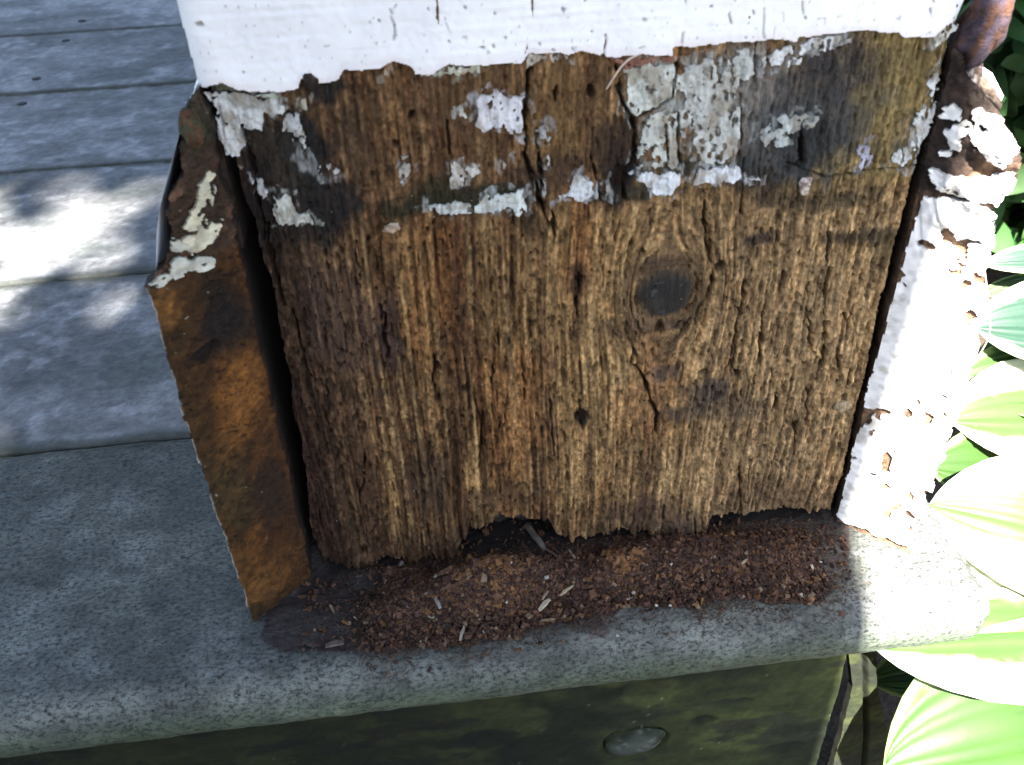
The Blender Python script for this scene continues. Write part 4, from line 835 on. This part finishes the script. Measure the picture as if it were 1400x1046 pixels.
yq = hit((535, 312), (0, 1, 0), -.004)
lump('cocoon', yq, (.012, .007, .007), MAT['splinter'], None, (.30, .21, .13), (.42, .35, .28), 210, .6, 14, 18, loc=tuple(yq))
o = bpy.data.objects['cocoon']; o['label'] = 'small pale cocoon stuck on the bare wood under the left stain'; o['category'] = 'cocoon'
yq = hit((1100, 252), (0, 1, 0), -.008)
lump('loose_paint_flake', yq, (.009, .006, .013), MAT['flake'], None, (.55, .53, .5), (.25, .16, .12), 215, .7, 14, 18, loc=tuple(yq))
o = bpy.data.objects['loose_paint_flake']; o['label'] = 'curled white paint flake below the grey stain at right'; o['category'] = 'paint flake'
yq = hit((1152, 555), (0, 1, 0), -.004)
lump('wood_plug', yq, (.016, .006, .013), MAT['rotten'], post, (.34, .27, .18), (.24, .17, .10), 220, .12, 14, 22)

# ------------------------------------------------------------------ hostas beside the step
def hosta_leaf(parent, B, T, Nn, width, arch, cup, kind, seed, droop=0.0):
    B = np.array(B); T = np.array(T); Nn = np.array(Nn, float)
    ns, nv_ = 60, 33
    s = np.linspace(0, 1, ns)[:, None]; vv = np.linspace(-1, 1, nv_)[None, :]
    ax = T - B; L = np.linalg.norm(ax); d = ax / L; sd = np.cross(d, Nn); sd /= np.linalg.norm(sd); up = np.cross(sd, d)
    wd = width * np.interp(s, [0, .04, .12, .25, .40, .55, .70, .82, .90, .95, .98, 1], [.10, .34, .68, .94, 1, .98, .89, .72, .53, .34, .17, .0])
    spine = B + d * L * s + up * (arch * 4 * s * (1 - s) - droop * s ** 2)
    wob = .02 * np.sin(s * 9 + seed) * np.abs(vv) ** 2
    vein = np.abs(np.sin(np.pi * 6.5 * np.abs(vv) ** .85)) ** .6
    hgt = cup * (np.abs(vv) ** 1.6) * wd + (.010 * vein - .010 * np.exp(-(vv / .05) ** 2)) * (wd / width) + wob * width * 2
    P_ = spine[:, None, :] + sd * (wd * vv)[..., None] + up * hgt[..., None]
    nz = fbm(s * 7 + 0 * vv, vv * 3 + seed * 3, seed)
    cg = {'blue': (.025, .060, .040), 'green': (.032, .075, .014), 'white': (.055, .115, .028)}[kind]
    cm = {'blue': (.45, .50, .34), 'green': (.22, .30, .10), 'white': (.55, .58, .45)}[kind]
    lim = {'blue': .66, 'green': .86, 'white': .46}[kind]
    f = sst(lim - .08, lim + .08, np.abs(vv) + .35 * (nz - .5) + .12 * sst(.75, 1, s) + .10 * (noise(vv * 5 + 0 * s, s * 3, seed + 3) - .5))
    c = mixc(np.ones(f.shape + (3,)) * np.array(cg), cm, f)
    c *= (.88 + .17 * vein * np.ones_like(s))[..., None] * (.9 + .2 * nz)[..., None]
    ii = np.arange(ns * nv_).reshape(ns, nv_)
    lf = mesh_obj('leaf', P_.reshape(-1, 3), [np.stack([ii[:-1, :-1], ii[:-1, 1:], ii[1:, 1:], ii[1:, :-1]], -1).reshape(-1, 4)], MAT['leaf'], parent, c.reshape(-1, 3))
    md = lf.modifiers.new('thickness', 'SOLIDIFY'); md.thickness = .0006; md.offset = 0
    root = base_of(parent)
    fibre('stalk', [B, B * .6 + root * .4 + np.array((0, 0, .08)), root + np.array((random.uniform(-.05, .05), random.uniform(-.05, .05), 0))], 14, None, None, (.22, .32, .12), parent)
    return lf
def ray(u, dist):
    d = ROT @ np.array([(u[0] - 700) / FPX, -(u[1] - 523) / FPX, -1.]); return CAM + d * dist
hA = empty('hosta_plant', (1.75, -.15, -.95), 'hosta with broad sunlit leaves in front of the deck corner', 'hosta', 'hostas beside the step')
hB = empty('hosta_plant', (2.15, .75, -.95), 'hosta with blue green pale edged leaves behind the right trim board', 'hosta', 'hostas beside the step')
UP = (-.15, -.35, .92)
# (base pixel, base depth, tip pixel, tip depth, half width, arch, cup, kind)
for k, (ub, db, ut, dt, wd, ar, cu, kd, nn) in enumerate([
        ((1540, 985), 2.10, (1205, 1052), 1.98, .24, .05, .18, 'green', (-.05, -.55, .83)),
        ((1520, 870), 2.10, (1192, 884), 2.02, .17, .05, .10, 'white', (-.2, -.2, .95)),
        ((1530, 760), 2.18, (1270, 690), 2.16, .16, .06, .12, 'white', (-.3, -.5, .8)),
        ((1480, 850), 2.30, (1340, 812), 2.28, .07, .03, .1, 'green', (-.1, -.4, .9)),
        ((1350, 905), 2.42, (1190, 930), 2.32, .07, .02, .1, 'green', (.1, -.5, .85))]):
    hosta_leaf(hA, ray(ub, db), ray(ut, dt), nn, wd, ar, cu, kd, 30 + k)
for k, (ub, db, ut, dt, wd, ar, cu, kd, nn) in enumerate([
        ((1500, 470), 2.45, (1332, 447), 2.36, .12, .04, .2, 'blue', (-.2, -.5, .85)),
        ((1480, 545), 2.50, (1310, 520), 2.38, .11, .05, .15, 'green', (-.2, -.5, .85)),
        ((1500, 590), 2.46, (1296, 575), 2.32, .15, .05, .15, 'white', (-.2, -.45, .85)),
        ((1460, 690), 2.42, (1270, 640), 2.28, .14, .04, .15, 'green', (-.3, -.4, .85)),
        ((1470, 640), 2.62, (1330, 600), 2.58, .10, .03, .12, 'white', (-.2, -.5, .85)),
        ((1480, 480), 2.80, (1330, 505), 2.76, .10, .03, .12, 'green', (-.2, -.5, .85)),
        ((1500, 740), 2.52, (1300, 730), 2.46, .11, .03, .12, 'green', (-.2, -.5, .85)),
        ((1500, 370), 2.70, (1345, 362), 2.62, .05, .04, .15, 'blue', (-.2, -.5, .8)),
        ((1480, 395), 2.75, (1340, 402), 2.70, .04, .03, .15, 'green', (-.2, -.5, .8))]):
    hosta_leaf(hB, ray(ub, db), ray(ut, dt), nn, wd, ar, cu, kd, 60 + k)

# ------------------------------------------------------------------ shrub in the shade behind, and unseen trees added to cast the shade
def leaf_cloud(pts, size, colr, rs, jitter=.35):
    n_ = len(pts); dv = rs.normal(size=(n_, 3)); dv[:, 2] *= .5; dv /= np.linalg.norm(dv, axis=1)[:, None]
    nv_ = rs.normal(size=(n_, 3)) + np.array((0, -.3, .9)); sd = np.cross(dv, nv_); sd /= np.linalg.norm(sd, axis=1)[:, None]; up = np.cross(sd, dv)
    L = size * rs.uniform(.6, 1.3, n_)[:, None]
    b = pts; m1 = pts + dv * L * .45 + sd * L * .28 - up * L * .06; m2 = pts + dv * L * .45 - sd * L * .28 - up * L * .06; m0 = pts + dv * L * .5 + up * L * .03; t = pts + dv * L
    V = np.stack([b, m1, t, m2, m0], 1).reshape(-1, 3); k = 5 * np.arange(n_)[:, None]
    F = np.concatenate([k + np.array([[0, 1, 4]]), k + np.array([[1, 2, 4]]), k + np.array([[2, 3, 4]]), k + np.array([[3, 0, 4]])])
    c = np.array(colr) * rs.uniform(.6, 1.5, (n_, 1)) * (1 + jitter * (rs.uniform(0, 1, (n_, 3)) - .5))
    return V, F, np.repeat(c, 5, 0)
def leaf_cloud_fine(pts, size, colr, rs):
    n_ = len(pts); dv = rs.normal(size=(n_, 3)); dv[:, 2] *= .5; dv /= np.linalg.norm(dv, axis=1)[:, None]
    nv_ = rs.normal(size=(n_, 3)) * .7 + np.array((0, -.4, .9)); sd = np.cross(dv, nv_); sd /= np.linalg.norm(sd, axis=1)[:, None]; up = np.cross(sd, dv)
    L = size * rs.uniform(.6, 1.3, n_)[:, None]; sp_ = [0, .15, .38, .65, .88, 1.0]; wd_ = [.02, .16, .25, .21, .09, .0]
    V = []
    for a_, w_ in zip(sp_, wd_):
        cpt = pts + dv * L * a_ - up * L * (.35 * a_ * a_ - .12 * a_)
        V += [cpt - sd * L * w_ + up * L * w_ * .3, cpt, cpt + sd * L * w_ + up * L * w_ * .3]
    V = np.stack(V, 1); m = V.shape[1]; k = m * np.arange(n_)[:, None]; F = []
    for r_ in range(5):
        for j in (0, 1): F.append(k + np.array([[3 * r_ + j, 3 * r_ + j + 1, 3 * r_ + j + 4, 3 * r_ + j + 3]]))
    c = np.array(colr) * rs.uniform(.55, 1.6, (n_, 1)) * (1 + .3 * (rs.uniform(0, 1, (n_, 3)) - .5))
    return V.reshape(-1, 3), np.concatenate(F), np.repeat(c, m, 0)
rs = np.random.default_rng(12)
for k, (loc, rad, nl, lab) in enumerate([((3.0, 2.6, -.95), (1.1, 1.0, 1.0), 2600, 'dark green leafy shrub in the shade behind the right trim board'),
                                         ((4.6, 4.4, -.95), (1.6, 1.2, 1.5), 2600, 'taller dark shrub farther back in the upper right corner')]):
    sh = empty('garden_shrub', loc, lab, 'shrub', 'shrubs behind the hostas')
    dv = rs.normal(size=(nl, 3)); dv /= np.linalg.norm(dv, axis=1)[:, None]; rad_ = rs.uniform(.35, 1.0, nl) ** .5
    lob = .75 + .5 * fbm(dv[:, 0] * 2.5 + 4, dv[:, 1] * 2.5 + dv[:, 2] * 2 + 7, 230 + k)
    pts = np.array(loc) + np.array((0, 0, rad[2] * .9)) + dv * (rad_ * lob)[:, None] * np.array(rad)
    V, F, c = leaf_cloud_fine(pts, .22, (.03, .075, .022), rs)
    mesh_obj('foliage', V, [F], MAT['shrub'], sh, c, True)
    for j in range(6):
        a = j * 1.05 + k; e = np.array(loc) + np.array((math.cos(a) * rad[0] * .5, math.sin(a) * rad[1] * .5, rad[2] * 1.3))
        fibre('stem', [np.array(loc) + np.array((math.cos(a) * .05, math.sin(a) * .05, 0)), np.array(loc) * .5 + e * .5 + np.array((0, 0, .1)), e], 22, None, None, (.08, .06, .04), sh)

tree = empty('added_shade_tree', (-.50, -3.2, -.95), 'unseen tree added in front of the step to shade the post', 'tree')  # unseen trunk and crown added as shadow casters
hz = np.array([-1.0, -.6, 0, 1, 3, 5, 7, 9]); ang = np.linspace(0, 2 * math.pi, 49)[:-1]
rows = []
for z in np.linspace(-1.0, 9, 60):
    rr_ = np.interp(z, hz, [1.2, 1.0, .89, .86, .86, .88, .89, .85]); rr_ = rr_ * (1 + .03 * (noise(ang * 5, z * .8 + 0 * ang, 240) - .5))
    rows.append(np.stack([-.54 + .01 * z + rr_ * np.cos(ang), -3.2 + rr_ * np.sin(ang), np.full(48, z)], -1))
V = np.array(rows); ii = np.arange(V.shape[0] * 48).reshape(-1, 48); ij = np.roll(ii, -1, 1)
mesh_obj('trunk', V.reshape(-1, 3), [np.stack([ii[:-1], ij[:-1], ij[1:], ii[1:]], -1).reshape(-1, 4)], MAT['bark'], tree)
nl = 15000
dv = rs.normal(size=(nl, 3)); dv /= np.linalg.norm(dv, axis=1)[:, None]; rad_ = rs.uniform(0, 1, nl) ** .4
pts = np.array((-.3, -4.2, 11.2)) + dv * rad_[:, None] * np.array((9, 6.5, 4.2))
lowlim = 7.0 + (-3.2 - pts[:, 1]) * 1.29 * 1.0
pts = pts[pts[:, 2] > np.maximum(lowlim, 6.6)]
V, F, c = leaf_cloud(pts, .62, (.07, .13, .035), rs)
mesh_obj('crown', V, [F], MAT['shrub'], tree, c, False)
for j in range(7):
    a = j * .9; e = np.array((-.6 + 5 * math.cos(a), -4.0 + 3.5 * math.sin(a), 11.5))
    fibre('limb', [np.array((-.6, -3.2, 7.5)), np.array((-.6, -3.2, 8.8)) * .5 + e * .5, e], 260, None, None, (.1, .075, .055), tree)

far = empty('added_shade_tree', (-5.0, -10, -.95), 'second unseen tree added farther off, crown thinned to shape one sun patch', 'tree')
nl = 22000
px_ = rs.uniform(-11, -1.2, nl); pz_ = rs.uniform(6.5, 23, nl); py_ = rs.uniform(-11.5, -8.5, nl)
tt = pz_ / SUN[2]; hx_ = px_ - SUN[0] * tt; hy_ = py_ - SUN[1] * tt
gap = np.hypot((hx_ + 1.27) / .52, (hy_ - 1.56) / .54) + .25 * (noise(px_ * 3, pz_ * 3, 5) - .5)  # leaves left out along the sun direction to shape the deck's sun patch
ok = (rs.uniform(0, 1, nl) < sst(.65, 2.2, gap)) & (hx_ < -.2)
V, F, c = leaf_cloud(np.stack([px_, py_, pz_], -1)[ok], .40, (.07, .13, .035), rs)
mesh_obj('crown', V, [F], MAT['shrub'], far, c, False)
fibre('trunk', [np.array((-5.0, -10, -.95)), np.array((-5.1, -10, 4)), np.array((-5, -10.1, 14))], 700, None, None, (.1, .075, .055), far)

# ------------------------------------------------------------------ unseen porch roof over the post, added to cut sky light
roof = empty('unseen_porch_roof', (0, 2, 12.6), 'unseen boarded porch ceiling over the post, added to cut sky light', 'porch roof')
for k in range(9):
    mesh_obj('ceiling_board', box_verts(-14, 4.5, -.9 + k * 1.2, .285 + k * 1.2, 12.75, 12.9), [box_faces()], MAT['paint'], roof, np.tile((.55, .56, .56), (8, 1)), False)
mesh_obj('beam', box_verts(-14, 4.5, -.05, 1.05, 11.9, 12.74), [box_faces()], MAT['paint'], roof, np.tile((.75, .76, .78), (8, 1)), False)
